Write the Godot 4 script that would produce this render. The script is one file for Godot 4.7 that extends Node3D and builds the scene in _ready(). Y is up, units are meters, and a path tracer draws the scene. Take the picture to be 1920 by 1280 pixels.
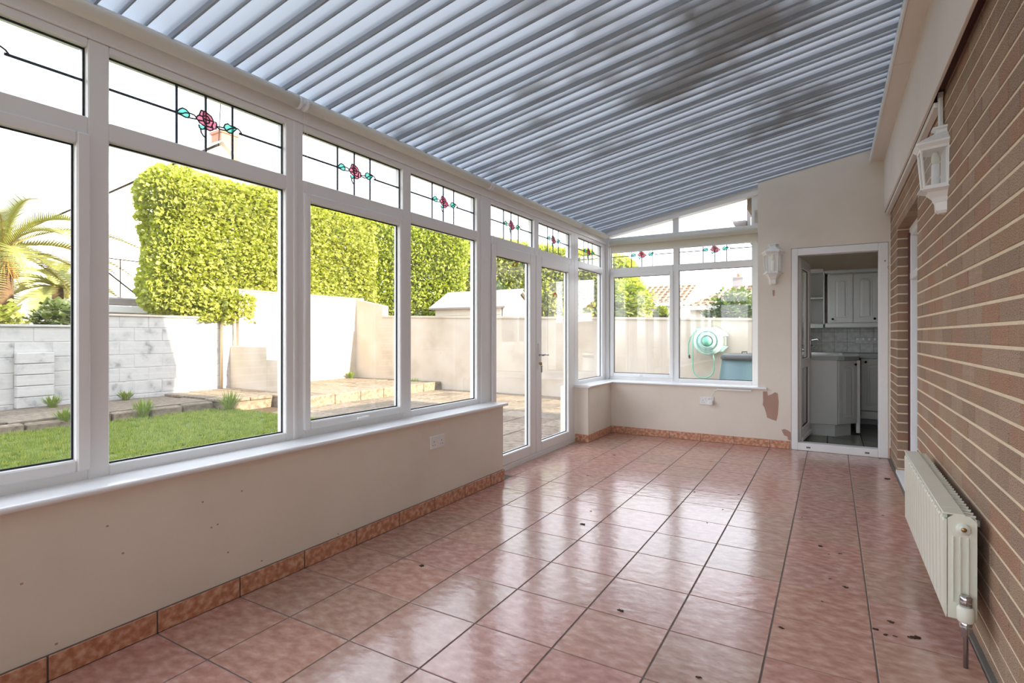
extends Node3D

const XF := -2.40      # inner face of the left window frames
const ZF := -6.40      # inner face of the far window frame
const XW := -2.252     # plaster of the left dwarf wall
const ZW := -6.16      # plaster of the far wall
const XR := 0.473      # brick face of the house wall
const EYE := 1.15
const TILE := 0.34063

var M := {}
var used := {}
var rng := RandomNumberGenerator.new()


func _ready() -> void:
	rng.seed = 71
	# ---------------------------------------------------------------- camera
	var cam := Camera3D.new()
	cam.name = "camera"
	add_child(cam)
	cam.position = Vector3(0, EYE, 0)
	cam.rotation = Vector3(0, 0.5306, 0)
	cam.projection = Camera3D.PROJECTION_FRUSTUM
	cam.near = 0.05
	cam.far = 200.0
	cam.size = 0.05 * 1280.0 / 1021.6
	cam.frustum_offset = Vector2(0, 0.05 * (628.2 - 640.0) / 1021.6)
	cam.current = true
	# ---------------------------------------------------------------- sky, sun, exposure
	var env := Environment.new()
	env.tonemap_mode = Environment.TONE_MAPPER_LINEAR
	env.tonemap_exposure = 2.1
	env.background_mode = Environment.BG_SKY
	env.sdfgi_enabled = true
	env.ssao_enabled = true
	env.ssil_enabled = true
	var sm := ProceduralSkyMaterial.new()
	sm.sky_top_color = Color(0.87, 0.905, 0.96)
	sm.sky_horizon_color = Color(0.98, 0.985, 1.0)
	sm.sky_curve = 0.25
	sm.ground_bottom_color = Color(0.45, 0.44, 0.38)
	sm.ground_horizon_color = Color(0.8, 0.8, 0.78)
	sm.sun_angle_max = 20.0
	sm.energy_multiplier = 2.2
	var sky := Sky.new()
	sky.sky_material = sm
	env.sky = sky
	var we := WorldEnvironment.new()
	we.name = "world"
	we.environment = env
	add_child(we)
	var sun := DirectionalLight3D.new()
	sun.name = "sun"
	sun.light_color = Color(1.0, 0.93, 0.80)
	sun.light_energy = 2.8
	sun.light_angular_distance = 0.6
	sun.shadow_enabled = true
	sun.sky_mode = DirectionalLight3D.SKY_MODE_LIGHT_ONLY
	add_child(sun)
	sun.basis = Basis.looking_at(-Vector3(1.0, 0.42, -0.065).normalized(), Vector3.UP)
	# ---------------------------------------------------------------- the place
	materials()
	room_shell()
	roof()
	brick_wall()
	windows()
	french_doors()
	blinds()
	kitchen()
	house_mass()
	garden_ground()
	garden_walls()
	fittings()
	garden_things()
	hedges()
	neighbours()
	litter()


# ==================================================================== helpers
func numbered(called: String) -> String:
	var n: int = used.get(called, 0)
	used[called] = n + 1
	return called if n == 0 else "%s_%03d" % [called, n]


func S(smooth := false) -> SurfaceTool:
	var st := SurfaceTool.new()
	st.begin(Mesh.PRIMITIVE_TRIANGLES)
	st.set_smooth_group(0 if smooth else -1)
	return st


func tri(st: SurfaceTool, a: Vector3, b: Vector3, c: Vector3) -> void:
	st.add_vertex(a)
	st.add_vertex(b)
	st.add_vertex(c)


# a triangle or quad whose front points away from the point «from»
func tria(st: SurfaceTool, a: Vector3, b: Vector3, c: Vector3, from: Vector3) -> void:
	if (c - a).cross(b - a).dot((a + b + c) / 3.0 - from) >= 0.0:
		tri(st, a, b, c)
	else:
		tri(st, a, c, b)


func quad(st: SurfaceTool, a: Vector3, b: Vector3, c: Vector3, d: Vector3, from: Vector3) -> void:
	tria(st, a, b, c, from)
	tria(st, a, c, d, from)


# a box with chamfered edges
func box(st: SurfaceTool, p: Vector3, q: Vector3, ch := 0.0) -> void:
	var lo := Vector3(minf(p.x, q.x), minf(p.y, q.y), minf(p.z, q.z))
	var hi := Vector3(maxf(p.x, q.x), maxf(p.y, q.y), maxf(p.z, q.z))
	var m := (lo + hi) / 2.0
	var h := (hi - lo) / 2.0
	ch = minf(ch, minf(h.x, minf(h.y, h.z)) * 0.6)
	for ax in 3:
		var u := (ax + 1) % 3
		var v := (ax + 2) % 3
		for s in [-1.0, 1.0]:
			var f: Array[Vector3] = []
			for k in [[-1.0, -1.0], [1.0, -1.0], [1.0, 1.0], [-1.0, 1.0]]:
				var w := m
				w[ax] += s * h[ax]
				w[u] += k[0] * (h[u] - ch)
				w[v] += k[1] * (h[v] - ch)
				f.append(w)
			quad(st, f[0], f[1], f[2], f[3], m)
	if ch <= 0.0:
		return
	for ax in 3:
		var u := (ax + 1) % 3
		var v := (ax + 2) % 3
		for su in [-1.0, 1.0]:
			for sv in [-1.0, 1.0]:
				var f: Array[Vector3] = []
				for k in [[-1.0, 0], [1.0, 0], [1.0, 1], [-1.0, 1]]:
					var w := m
					w[ax] += k[0] * (h[ax] - ch)
					w[u] += su * (h[u] - (ch if k[1] else 0.0))
					w[v] += sv * (h[v] - (0.0 if k[1] else ch))
					f.append(w)
				quad(st, f[0], f[1], f[2], f[3], m)
	for sx in [-1.0, 1.0]:
		for sy in [-1.0, 1.0]:
			for sz in [-1.0, 1.0]:
				var c := m + Vector3(sx * h.x, sy * h.y, sz * h.z)
				tria(st, c - Vector3(0, sy * ch, sz * ch), c - Vector3(sx * ch, 0, sz * ch), c - Vector3(sx * ch, sy * ch, 0), m)


# a polygon (in the plane o, u, v) pushed along w
func prism(st: SurfaceTool, pts: PackedVector2Array, o: Vector3, u: Vector3, v: Vector3, w: Vector3) -> void:
	var idx := Geometry2D.triangulate_polygon(pts)
	var cc := Vector2.ZERO
	for p in pts:
		cc += p
	cc /= pts.size()
	var at := func(p: Vector2, k: float) -> Vector3: return o + u * p.x + v * p.y + w * k
	for i in range(0, idx.size(), 3):
		tria(st, at.call(pts[idx[i]], 0.0), at.call(pts[idx[i + 1]], 0.0), at.call(pts[idx[i + 2]], 0.0), at.call(cc, 0.5) + w * 1e-3)
		tria(st, at.call(pts[idx[i]], 1.0), at.call(pts[idx[i + 1]], 1.0), at.call(pts[idx[i + 2]], 1.0), at.call(cc, 0.5))
	var area := 0.0
	for i in pts.size():
		area += pts[i].cross(pts[(i + 1) % pts.size()])
	for i in pts.size():
		var a := pts[i]
		var b := pts[(i + 1) % pts.size()]
		var n := Vector2(b.y - a.y, a.x - b.x) * signf(area)
		var inner := at.call((a + b) / 2.0 - n.normalized() * 1e-3, 0.5) as Vector3
		quad(st, at.call(a, 0.0), at.call(b, 0.0), at.call(b, 1.0), at.call(a, 1.0), inner)


func frame_of(d: Vector3) -> Basis:
	var up := Vector3.UP if absf(d.y) < 0.9 else Vector3.RIGHT
	var a := d.cross(up).normalized()
	return Basis(a, d.cross(a).normalized(), d)


func tube(st: SurfaceTool, path: Array, r: float, n := 8, r_end := -1.0) -> void:
	var rings := []
	for i in path.size():
		var d: Vector3 = (path[mini(i + 1, path.size() - 1)] - path[maxi(i - 1, 0)]).normalized()
		var b := frame_of(d)
		var rr := r if r_end < 0.0 else lerpf(r, r_end, float(i) / (path.size() - 1))
		var ring := []
		for k in n:
			ring.append(path[i] + (b.x * cos(TAU * k / n) + b.y * sin(TAU * k / n)) * rr)
		if i > 0:      # keep the rings from twisting
			var best := 0
			for s in n:
				if (ring[s] - rings[-1][0]).length() < (ring[best] - rings[-1][0]).length():
					best = s
			var turned := []
			for s in n:
				turned.append(ring[(s + best) % n])
			ring = turned
		rings.append(ring)
	for i in path.size() - 1:
		for k in n:
			quad(st, rings[i][k], rings[i][(k + 1) % n], rings[i + 1][(k + 1) % n], rings[i + 1][k], (path[i] + path[i + 1]) / 2.0)
	for e in [0, path.size() - 1]:
		var inside: Vector3 = path[1] if e == 0 else path[path.size() - 2]
		for k in n:
			tria(st, path[e], rings[e][k], rings[e][(k + 1) % n], inside)


# a profile of (radius, distance along the axis) turned round an axis
func lathe(st: SurfaceTool, prof: Array, o: Vector3, axis := Vector3.UP, n := 16) -> void:
	var b := frame_of(axis.normalized())
	for i in prof.size() - 1:
		var p: Vector2 = prof[i]
		var q: Vector2 = prof[i + 1]
		var mid := o + b.z * (p.y + q.y) / 2.0
		if p.x < q.x and absf(p.y - q.y) < 1e-5:
			pass
		for k in n:
			var c0 := b.x * cos(TAU * k / n) + b.y * sin(TAU * k / n)
			var c1 := b.x * cos(TAU * (k + 1) / n) + b.y * sin(TAU * (k + 1) / n)
			var from := mid
			if absf(p.y - q.y) < 1e-5:
				from = o + b.z * (p.y + (0.01 if i == 0 else -0.01))
			if p.x < 1e-6:
				tria(st, o + b.z * p.y, o + c0 * q.x + b.z * q.y, o + c1 * q.x + b.z * q.y, from)
			elif q.x < 1e-6:
				tria(st, o + b.z * q.y, o + c0 * p.x + b.z * p.y, o + c1 * p.x + b.z * p.y, from)
			else:
				quad(st, o + c0 * p.x + b.z * p.y, o + c1 * p.x + b.z * p.y, o + c1 * q.x + b.z * q.y, o + c0 * q.x + b.z * q.y, from)


func rod(st: SurfaceTool, a: Vector3, b: Vector3, r: float, n := 12) -> void:
	tube(st, [a, b], r, n)


func put(st: SurfaceTool, called: String, m: Material, parent: Node = null) -> MeshInstance3D:
	st.generate_normals()
	var o := MeshInstance3D.new()
	o.mesh = st.commit()
	o.material_override = m
	o.name = numbered(called) if parent == null else called
	(self if parent == null else parent).add_child(o, true)
	return o


func copy_of(mesh: Mesh, called: String, m: Material, parent: Node, t: Transform3D) -> MeshInstance3D:
	var o := MeshInstance3D.new()
	o.mesh = mesh
	o.material_override = m
	o.name = called
	o.transform = t
	parent.add_child(o, true)
	return o


func tag(o: Node, label: String, category: String, group := "", kind := "") -> Node:
	o.set_meta("label", label)
	o.set_meta("category", category)
	if group:
		o.set_meta("group", group)
	if kind:
		o.set_meta("kind", kind)
	return o


func thing(called: String, label: String, category: String, at := Vector3.ZERO, turn := 0.0, group := "", kind := "") -> Node3D:
	var o := Node3D.new()
	o.name = numbered(called)
	add_child(o)
	o.position = at
	o.rotation.y = turn
	tag(o, label, category, group, kind)
	return o


func boxpart(parent: Node, called: String, m: Material, lo: Vector3, hi: Vector3, ch := 0.0) -> MeshInstance3D:
	var st := S()
	box(st, lo, hi, ch)
	return put(st, called, m, parent)


func scatter(parent: Node, called: String, mesh: Mesh, m: Material, where: Array, tints: Array) -> MultiMeshInstance3D:
	var mm := MultiMesh.new()
	mm.transform_format = MultiMesh.TRANSFORM_3D
	mm.use_colors = tints.size() > 0
	mm.mesh = mesh
	mm.instance_count = where.size()
	for i in where.size():
		mm.set_instance_transform(i, where[i])
		if tints.size():
			mm.set_instance_color(i, tints[i])
	var o := MultiMeshInstance3D.new()
	o.multimesh = mm
	o.material_override = m
	o.name = called
	o.set_meta("kind", "stuff")
	parent.add_child(o, true)
	return o


# ==================================================================== materials
func ramp(cols: Array, offs: Array) -> Gradient:
	var g := Gradient.new()
	var c := PackedColorArray()
	for x in cols:
		c.append(x)
	g.offsets = PackedFloat32Array(offs)
	g.colors = c
	return g


func ntex(sd: int, freq: float, cols: Array, offs: Array, size := 512, oct := 4, as_normal := false, bump := 4.0) -> NoiseTexture2D:
	var n := FastNoiseLite.new()
	n.seed = sd
	n.noise_type = FastNoiseLite.TYPE_SIMPLEX_SMOOTH
	n.frequency = freq
	n.fractal_octaves = oct
	var t := NoiseTexture2D.new()
	t.width = size
	t.height = size
	t.seamless = true
	t.generate_mipmaps = false
	t.noise = n
	if as_normal:
		t.as_normal_map = true
		t.bump_strength = bump
	else:
		t.color_ramp = ramp(cols, offs)
	return t


func mat(called: String, c: Color, rough := 0.5, metal := 0.0) -> StandardMaterial3D:
	var m := StandardMaterial3D.new()
	m.resource_name = called
	m.albedo_color = c
	m.roughness = rough
	m.metallic = metal
	M[called] = m
	return m


func textured(m: StandardMaterial3D, t: Texture2D, scale: Vector3, offset := Vector3.ZERO) -> void:
	m.albedo_texture = t
	m.uv1_triplanar = true
	m.uv1_world_triplanar = true
	m.uv1_scale = scale
	m.uv1_offset = offset


func bumped(m: StandardMaterial3D, t: Texture2D, depth: float) -> void:
	m.heightmap_enabled = true
	m.heightmap_texture = t
	m.heightmap_scale = depth


func materials() -> void:
	var W := Color.WHITE
	var fine := ntex(5, 0.05, [Color.BLACK, W], [0.2, 0.8], 512, 3)
	var coarse := ntex(6, 0.012, [Color.BLACK, W], [0.2, 0.8], 512, 5)
	# plaster
	var plaster := ntex(11, 0.006, [Color(0.955, 0.95, 0.945), Color(0.98, 0.978, 0.974), W], [0.0, 0.45, 1.0], 512, 5)
	mat("plaster", Color(0.945, 0.91, 0.855), 0.75)
	textured(M.plaster, plaster, Vector3(0.45, 0.45, 0.45))
	bumped(M.plaster, fine, 0.06)
	mat("board", Color(0.92, 0.88, 0.84), 0.6)
	textured(M.board, plaster, Vector3(0.3, 0.3, 0.3))
	mat("bare_plaster", Color(0.74, 0.60, 0.54), 0.9)
	textured(M.bare_plaster, plaster, Vector3(1.7, 1.7, 1.7))
	# white plastic frames
	mat("upvc", Color(0.95, 0.95, 0.945), 0.28)
	mat("sill", Color(0.95, 0.95, 0.95), 0.16)
	mat("seal", Color(0.13, 0.14, 0.16), 0.7)
	mat("wood_red", Color(0.30, 0.10, 0.11), 0.5)
	mat("chrome", Color(0.75, 0.75, 0.76), 0.18, 1.0)
	mat("brass", Color(0.75, 0.62, 0.38), 0.3, 1.0)
	mat("dark_metal", Color(0.10, 0.10, 0.11), 0.4, 0.6)
	mat("white_gloss", Color(0.95, 0.945, 0.93), 0.25)
	mat("cream", Color(0.88, 0.88, 0.82), 0.3)
	mat("black", Color(0.03, 0.03, 0.03), 0.6)
	var gl := mat("glass", Color(0.9, 0.95, 0.95, 0.02), 0.02)
	gl.transparency = BaseMaterial3D.TRANSPARENCY_ALPHA
	gl.cull_mode = BaseMaterial3D.CULL_DISABLED
	mat("lead", Color(0.28, 0.30, 0.34), 0.5, 0.4)
	for e in [["rose", Color(1.0, 0.42, 0.58)], ["rose_red", Color(1.0, 0.38, 0.45)], ["leaf_turquoise", Color(0.34, 1.0, 0.91)], ["leaf_green", Color(0.32, 0.95, 0.62)]]:
		var g := mat(e[0], e[1], 0.2)
		g.backlight_enabled = true
		g.backlight = e[1]
		g.transparency = BaseMaterial3D.TRANSPARENCY_ALPHA
		g.albedo_color.a = 0.88
		g.cull_mode = BaseMaterial3D.CULL_DISABLED
	# terracotta floor
	for k in 5:
		var t := ntex(20 + k, 0.020, [Color(0.67, 0.49, 0.43), Color(0.725, 0.55, 0.485), Color(0.755, 0.59, 0.525), Color(0.81, 0.67, 0.61)], [0.12, 0.42, 0.62, 0.95], 512, 6)
		var m := mat("tile_%d" % k, Color(1.0 - 0.02 * (k % 3), 1.0 - 0.025 * (k % 2), 1.0), 0.17)
		textured(m, t, Vector3(1.2, 1.2, 1.9), Vector3(0.37 * k, 0.1, 0.61 * k))
		m.metallic_specular = 0.6
		bumped(m, coarse, 0.05)
	for k in 3:
		var t := ntex(30 + k, 0.020, [Color(0.72, 0.50, 0.39), Color(0.80, 0.59, 0.48), Color(0.88, 0.74, 0.65)], [0.2, 0.5, 0.85], 512, 6)
		var m := mat("skirt_%d" % k, Color(1, 0.98, 0.96), 0.35)
		textured(m, t, Vector3(2.3, 2.3, 2.3), Vector3(0.3 * k, 0, 0.47 * k))
	mat("grout", Color(0.44, 0.42, 0.40), 0.9)
	textured(M.grout, plaster, Vector3(4, 4, 4))
	# brick
	var speck := ntex(41, 0.16, [Color(0.34, 0.29, 0.26), Color(0.86, 0.83, 0.80), Color(1, 0.98, 0.95), Color(0.78, 0.70, 0.64)], [0.20, 0.38, 0.66, 0.9], 512, 3)
	var tones := [Color(0.69, 0.58, 0.49), Color(0.71, 0.62, 0.54), Color(0.67, 0.58, 0.51), Color(0.70, 0.56, 0.47), Color(0.65, 0.56, 0.49), Color(0.71, 0.62, 0.55), Color(0.69, 0.56, 0.48)]
	for k in tones.size():
		var m := mat("brick_%d" % k, tones[k], 0.92)
		textured(m, speck, Vector3(2.6, 2.6, 2.6), Vector3(0.21 * k, 0.17 * k, 0.33 * k))
		bumped(m, speck, 0.12)
	mat("mortar", Color(0.88, 0.81, 0.70), 0.95)
	textured(M.mortar, plaster, Vector3(3, 3, 3))
	bumped(M.mortar, fine, 0.15)
	# roof sheet: blue-white translucent plastic
	var sh := mat("sheet", Color(0.66, 0.68, 0.71), 0.30)
	sh.backlight_enabled = true
	sh.backlight = Color(0.61, 0.63, 0.65)
	sh.cull_mode = BaseMaterial3D.CULL_DISABLED
	var bf := mat("blind_fabric", Color(0.91, 0.89, 0.84), 0.8)
	bf.backlight_enabled = true
	bf.backlight = Color(0.7, 0.7, 0.66)
	bf.cull_mode = BaseMaterial3D.CULL_DISABLED
	# kitchen
	mat("cabinet", Color(0.82, 0.83, 0.82), 0.45)
	mat("worktop", Color(0.62, 0.64, 0.63), 0.35)
	var kt := ntex(51, 0.02, [Color(0.80, 0.80, 0.79), Color(0.87, 0.87, 0.86)], [0.3, 0.7], 256, 4)
	mat("wall_tile", Color(0.90, 0.91, 0.91), 0.3)
	textured(M.wall_tile, kt, Vector3(3, 3, 3))
	mat("kitchen_tile", Color(0.62, 0.63, 0.60), 0.3)
	textured(M.kitchen_tile, kt, Vector3(1.5, 1.5, 1.5))
	# garden
	var render_t := ntex(61, 0.008, [Color(0.90, 0.88, 0.85), Color(0.96, 0.95, 0.93), W], [0.1, 0.4, 0.8], 512, 6)
	mat("wall_paint", Color(0.77, 0.73, 0.68), 0.85)
	textured(M.wall_paint, render_t, Vector3(0.25, 0.25, 0.25))
	var mossy := ntex(62, 0.010, [Color(0.70, 0.71, 0.69), Color(0.90, 0.90, 0.89), Color(0.97, 0.965, 0.95)], [0.08, 0.26, 0.5], 512, 6)
	for k in 3:
		var m := mat("block_%d" % k, Color(0.75, 0.745, 0.74), 0.9)
		textured(m, mossy, Vector3(0.5, 0.5, 0.5), Vector3(0.3 * k, 0.2 * k, 0.45 * k))
		bumped(m, coarse, 0.5)
	var slab_t := ntex(63, 0.02, [Color(0.52, 0.47, 0.41), Color(0.70, 0.64, 0.56), Color(0.78, 0.73, 0.66)], [0.15, 0.5, 0.9], 512, 5)
	for k in 3:
		var m := mat("slab_%d" % k, Color(0.72 - 0.05 * k, 0.71 - 0.05 * k, 0.70 - 0.05 * k), 0.9)
		textured(m, slab_t, Vector3(0.8, 0.8, 0.8), Vector3(0.3 * k, 0, 0.4 * k))
	mat("earth", Color(0.44, 0.38, 0.29), 0.95)
	textured(M.earth, slab_t, Vector3(1.3, 1.3, 1.3))
	mat("turf", Color(0.34, 0.42, 0.19), 0.95)
	textured(M.turf, plaster, Vector3(1.2, 1.2, 1.2))
	for e in [["grass", Color(1, 1, 1)], ["foliage", Color(1, 1, 1)]]:
		var m := mat(e[0], e[1], 0.55)
		m.vertex_color_use_as_albedo = true
		m.backlight_enabled = true
		m.backlight = Color(0.92, 0.95, 0.45)
		m.cull_mode = BaseMaterial3D.CULL_DISABLED
	mat("pipe_paint", Color(0.78, 0.68, 0.55), 0.7)
	mat("far_roof", Color(0.86, 0.85, 0.84), 0.9)
	mat("bark", Color(0.42, 0.34, 0.26), 0.95)
	textured(M.bark, mossy, Vector3(3, 1, 3))
	mat("render_white", Color(0.92, 0.90, 0.87), 0.9)
	mat("roof_tile", Color(0.88, 0.82, 0.76), 0.9)
	textured(M.roof_tile, slab_t, Vector3(0.4, 0.4, 0.4))
	mat("shed_roof", Color(0.60, 0.57, 0.56), 0.9)
	mat("shed_board", Color(0.86, 0.82, 0.76), 0.8)
	mat("chimney_brick", Color(0.72, 0.52, 0.42), 0.9)
	mat("house_glass", Color(0.25, 0.28, 0.30), 0.1)
	mat("reel_mint", Color(0.70, 0.86, 0.82), 0.5)
	mat("hose_green", Color(0.42, 0.74, 0.62), 0.5)
	mat("bin_teal", Color(0.24, 0.36, 0.38), 0.4)
	mat("bin_lid", Color(0.15, 0.17, 0.18), 0.5)
	mat("sticker_red", Color(0.85, 0.30, 0.15), 0.5)
	mat("sticker_yellow", Color(0.92, 0.70, 0.20), 0.5)
	mat("blot_leaf", Color(0.40, 0.46, 0.24), 0.8)
	mat("dead_leaf", Color(0.22, 0.14, 0.09), 0.9)


# ==================================================================== the room
func room_shell() -> void:
	# floor: bedding and tiles
	var floor_n := thing("floor", "pinkish terracotta tiled floor with grey grout joints", "floor", Vector3.ZERO, 0.0, "", "structure")
	var st := S()
	box(st, Vector3(-2.55, -0.17, 1.25), Vector3(XR + 0.25, -0.0025, ZW))
	put(st, "grout_bed", M.grout, floor_n)
	var xs := [-2.40]
	xs.append(-2.246)
	for c in range(-1, 6):
		xs.append(-1.5685 + c * TILE)
	xs.append(0.452)
	var zs := [1.2]
	for r in range(-7, 14):
		zs.append(-1.4615 - r * TILE)
	zs.append(-6.155)
	var shared := {}
	for i in xs.size() - 1:
		for j in zs.size() - 1:
			var w: float = xs[i + 1] - xs[i] - 0.0055
			var d: float = zs[j] - zs[j + 1] - 0.0055
			var zc: float = (zs[j] + zs[j + 1]) / 2.0
			var xc: float = (xs[i] + xs[i + 1]) / 2.0
			if i == 0 and (zc > -3.80 or zc < -5.45):
				continue
			if d < 0.02:
				continue
			var key := Vector2(snappedf(w, 0.002), snappedf(d, 0.002))
			if not shared.has(key):
				var t := S()
				box(t, Vector3(-w / 2, -0.012, -d / 2), Vector3(w / 2, 0.0, d / 2), 0.0016)
				t.generate_normals()
				shared[key] = t.commit()
			var tilt := Basis(Vector3(1, 0, 0), rng.randf_range(-0.0012, 0.0012)) * Basis(Vector3(0, 0, 1), rng.randf_range(-0.0012, 0.0012))
			copy_of(shared[key], "tile", M["tile_%d" % rng.randi_range(0, 4)], floor_n, Transform3D(tilt, Vector3(xc, 0, zc)))
	st = S()
	box(st, Vector3(0.452, -0.01, -1.0), Vector3(XR + 0.002, 0.006, ZW + 0.03), 0.003)
	put(st, "mortar_fillet", M.grout, floor_n)

	# dwarf walls on the left
	var wl := thing("wall_left", "low cream plastered wall under the long row of windows", "wall", Vector3.ZERO, 0.0, "", "structure")
	boxpart(wl, "plaster", M.plaster, Vector3(-2.58, -0.17, 1.3), Vector3(XW, 0.589, -3.700), 0.003)
	for e in [[0.111, -0.806], [0.347, -1.006], [0.462, -0.956], [0.458, -1.301], [0.461, -1.475], [0.346, -1.365], [0.341, -1.338], [0.211, -1.411], [0.349, -0.715], [0.117, -1.573], [0.099, -2.021]]:
		boxpart(wl, "paint_chip", M.bare_plaster, Vector3(XW - 0.001, e[0] - 0.003, e[1] - 0.004), Vector3(XW + 0.0008, e[0] + 0.003, e[1] + 0.004), 0.0003)
	var ws := thing("wall_corner", "short plastered wall under the narrow window beside the glazed doors", "wall", Vector3.ZERO, 0.0, "", "structure")
	boxpart(ws, "plaster", M.plaster, Vector3(-2.58, -0.17, -5.452), Vector3(XW, 0.589, -6.44), 0.003)
	# far wall
	var wf := thing("wall_far", "pale grey plastered end wall with peeling paint and a kitchen doorway", "wall", Vector3.ZERO, 0.0, "", "structure")
	boxpart(wf, "plaster_below_window", M.plaster, Vector3(XW, -0.17, ZW), Vector3(-0.66, 0.589, -6.44), 0.0)
	st = S()
	var slope := func(x: float) -> float: return 2.43 + 0.18 * (x + 2.42) + 0.012
	prism(st, PackedVector2Array([Vector2(-0.66, -0.17), Vector2(-0.352, -0.17), Vector2(-0.352, 2.022), Vector2(0.458, 2.022), Vector2(0.458, -0.17), Vector2(0.74, -0.17), Vector2(0.74, 2.98), Vector2(-0.66, slope.call(-0.66))]), Vector3(0, 0, ZW), Vector3.RIGHT, Vector3.UP, Vector3(0, 0, -0.26))
	put(st, "plaster_round_doorway", M.plaster, wf)
	# bare patches where the paint has come off
	var patch := [[Vector2(-0.612, 0.571), Vector2(-0.572, 0.571), Vector2(-0.566, 0.53), Vector2(-0.53, 0.545), Vector2(-0.50, 0.568), Vector2(-0.474, 0.556), Vector2(-0.466, 0.47), Vector2(-0.472, 0.36), Vector2(-0.478, 0.318), Vector2(-0.488, 0.276), Vector2(-0.53, 0.287), Vector2(-0.572, 0.303), Vector2(-0.585, 0.36), Vector2(-0.60, 0.41), Vector2(-0.614, 0.43), Vector2(-0.61, 0.47)],
		[Vector2(-0.437, 0.19), Vector2(-0.41, 0.2), Vector2(-0.378, 0.187), Vector2(-0.356, 0.17), Vector2(-0.354, 0.09), Vector2(-0.38, 0.093), Vector2(-0.386, 0.125), Vector2(-0.415, 0.135), Vector2(-0.43, 0.165)],
		[Vector2(-0.523, 1.612), Vector2(-0.503, 1.610), Vector2(-0.505, 1.555), Vector2(-0.514, 1.545), Vector2(-0.52, 1.56)]]
	for p in patch:
		st = S()
		prism(st, PackedVector2Array(p), Vector3(0, 0, ZW + 0.0016), Vector3.RIGHT, Vector3.UP, Vector3(0, 0, -0.003))
		put(st, "bare_patch", M.bare_plaster, wf)
	# near wall behind the camera
	var wn := thing("wall_near", "low plastered wall under the added end window opposite the kitchen", "wall", Vector3.ZERO, 0.0, "", "structure")
	boxpart(wn, "plaster", M.plaster, Vector3(-2.6, -0.17, 1.2), Vector3(0.8, 0.6, 1.45))

	# tile skirting
	var sk := thing("baseboard_left", "orange terracotta tile skirting along the low left wall", "skirting", Vector3.ZERO, 0.0, "", "structure")
	var edges := [1.2]
	for r in range(-7, 14):
		edges.append(-1.4615 - r * TILE)
	for j in edges.size() - 1:
		if edges[j + 1] < -3.71:
			if edges[j] > -3.6:
				boxpart(sk, "tile", M["skirt_%d" % (j % 3)], Vector3(XW - 0.002, 0.001, edges[j] - 0.003), Vector3(-2.242, 0.084, -3.704), 0.002)
			break
		boxpart(sk, "tile", M["skirt_%d" % (j % 3)], Vector3(XW - 0.002, 0.001, edges[j] - 0.003), Vector3(-2.242, 0.084, edges[j + 1] + 0.003), 0.002)
	boxpart(sk, "grout_line", M.grout, Vector3(XW - 0.001, 0.0, 1.2), Vector3(-2.2465, 0.0865, -3.702))
	boxpart(sk, "end_tile", M.skirt_1, Vector3(-2.40, 0.001, -3.702), Vector3(-2.244, 0.084, -3.711), 0.002)
	var sf := thing("baseboard_far", "orange terracotta tile skirting round the far corner walls", "skirting", Vector3.ZERO, 0.0, "", "structure")
	var fx := [-2.242]
	for c in range(-1, 4):
		fx.append(-1.5685 + c * TILE)
	fx.append(-0.36)
	for j in fx.size() - 1:
		boxpart(sf, "tile", M["skirt_%d" % (j % 3)], Vector3(fx[j] + 0.002, 0.001, ZW - 0.001), Vector3(fx[j + 1] - 0.002, 0.082, ZW + 0.010), 0.002)
	var gz := [-5.456, -5.75, -6.149]
	for j in 2:
		boxpart(sf, "tile", M["skirt_%d" % j], Vector3(XW - 0.001, 0.001, gz[j]), Vector3(-2.242, 0.082, gz[j + 1] + 0.004), 0.002)
	boxpart(sf, "end_tile", M.skirt_2, Vector3(-2.40, 0.001, -5.442), Vector3(-2.243, 0.082, -5.453), 0.002)
	boxpart(sf, "door_side_tile", M.skirt_0, Vector3(0.462, 0.001, ZW + 0.012), Vector3(XR - 0.001, 0.10, ZW), 0.002)

	# window boards
	var s1 := thing("trim_1", "long glossy white window board on the low left wall", "window board", Vector3.ZERO, 0.0, "", "structure")
	nosed(s1, "board", Vector3(-2.225, 0.588, 1.2), Vector3(-2.225, 0.588, -3.735), Vector3(-1, 0, 0), 0.19, 0.023)
	var s2 := thing("trim_2", "white window board turning the far corner under the windows", "window board", Vector3.ZERO, 0.0, "", "structure")
	nosed(s2, "board", Vector3(-2.225, 0.588, -5.425), Vector3(-2.225, 0.588, -6.41), Vector3(-1, 0, 0), 0.19, 0.023)
	nosed(s2, "board", Vector3(-2.226, 0.588, ZW + 0.028), Vector3(-0.575, 0.588, ZW + 0.028), Vector3(0, 0, -1), 0.28, 0.023)
	# fascia, soffit and upstand on the house side
	var tr := thing("trim_3", "painted boxed fascia and soffit above the brick wall", "fascia", Vector3.ZERO, 0.0, "", "structure")
	boxpart(tr, "fascia", M.board, Vector3(0.42, 2.300, 1.2), Vector3(0.434, 2.80, ZW), 0.002)
	boxpart(tr, "soffit", M.board, Vector3(0.322, 2.785, 1.2), Vector3(0.425, 2.80, -4.02), 0.002)
	boxpart(tr, "soffit", M.board, Vector3(0.322, 2.785, -4.023), Vector3(0.425, 2.80, ZW), 0.002)
	boxpart(tr, "packing_batten", M.wood_red, Vector3(0.434, 2.34, 1.2), Vector3(0.4715, 2.37, -6.1))
	boxpart(tr, "edge_bead", M.upvc, Vector3(0.309, 2.78, 1.2), Vector3(0.322, 2.83, ZW), 0.002)
	boxpart(tr, "upstand", M.sheet, Vector3(0.326, 2.80, 1.2), Vector3(0.334, 2.96, ZW))
	boxpart(tr, "corner_bead", M.board, Vector3(0.412, 2.778, 1.2), Vector3(0.424, 2.787, ZW), 0.001)
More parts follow.
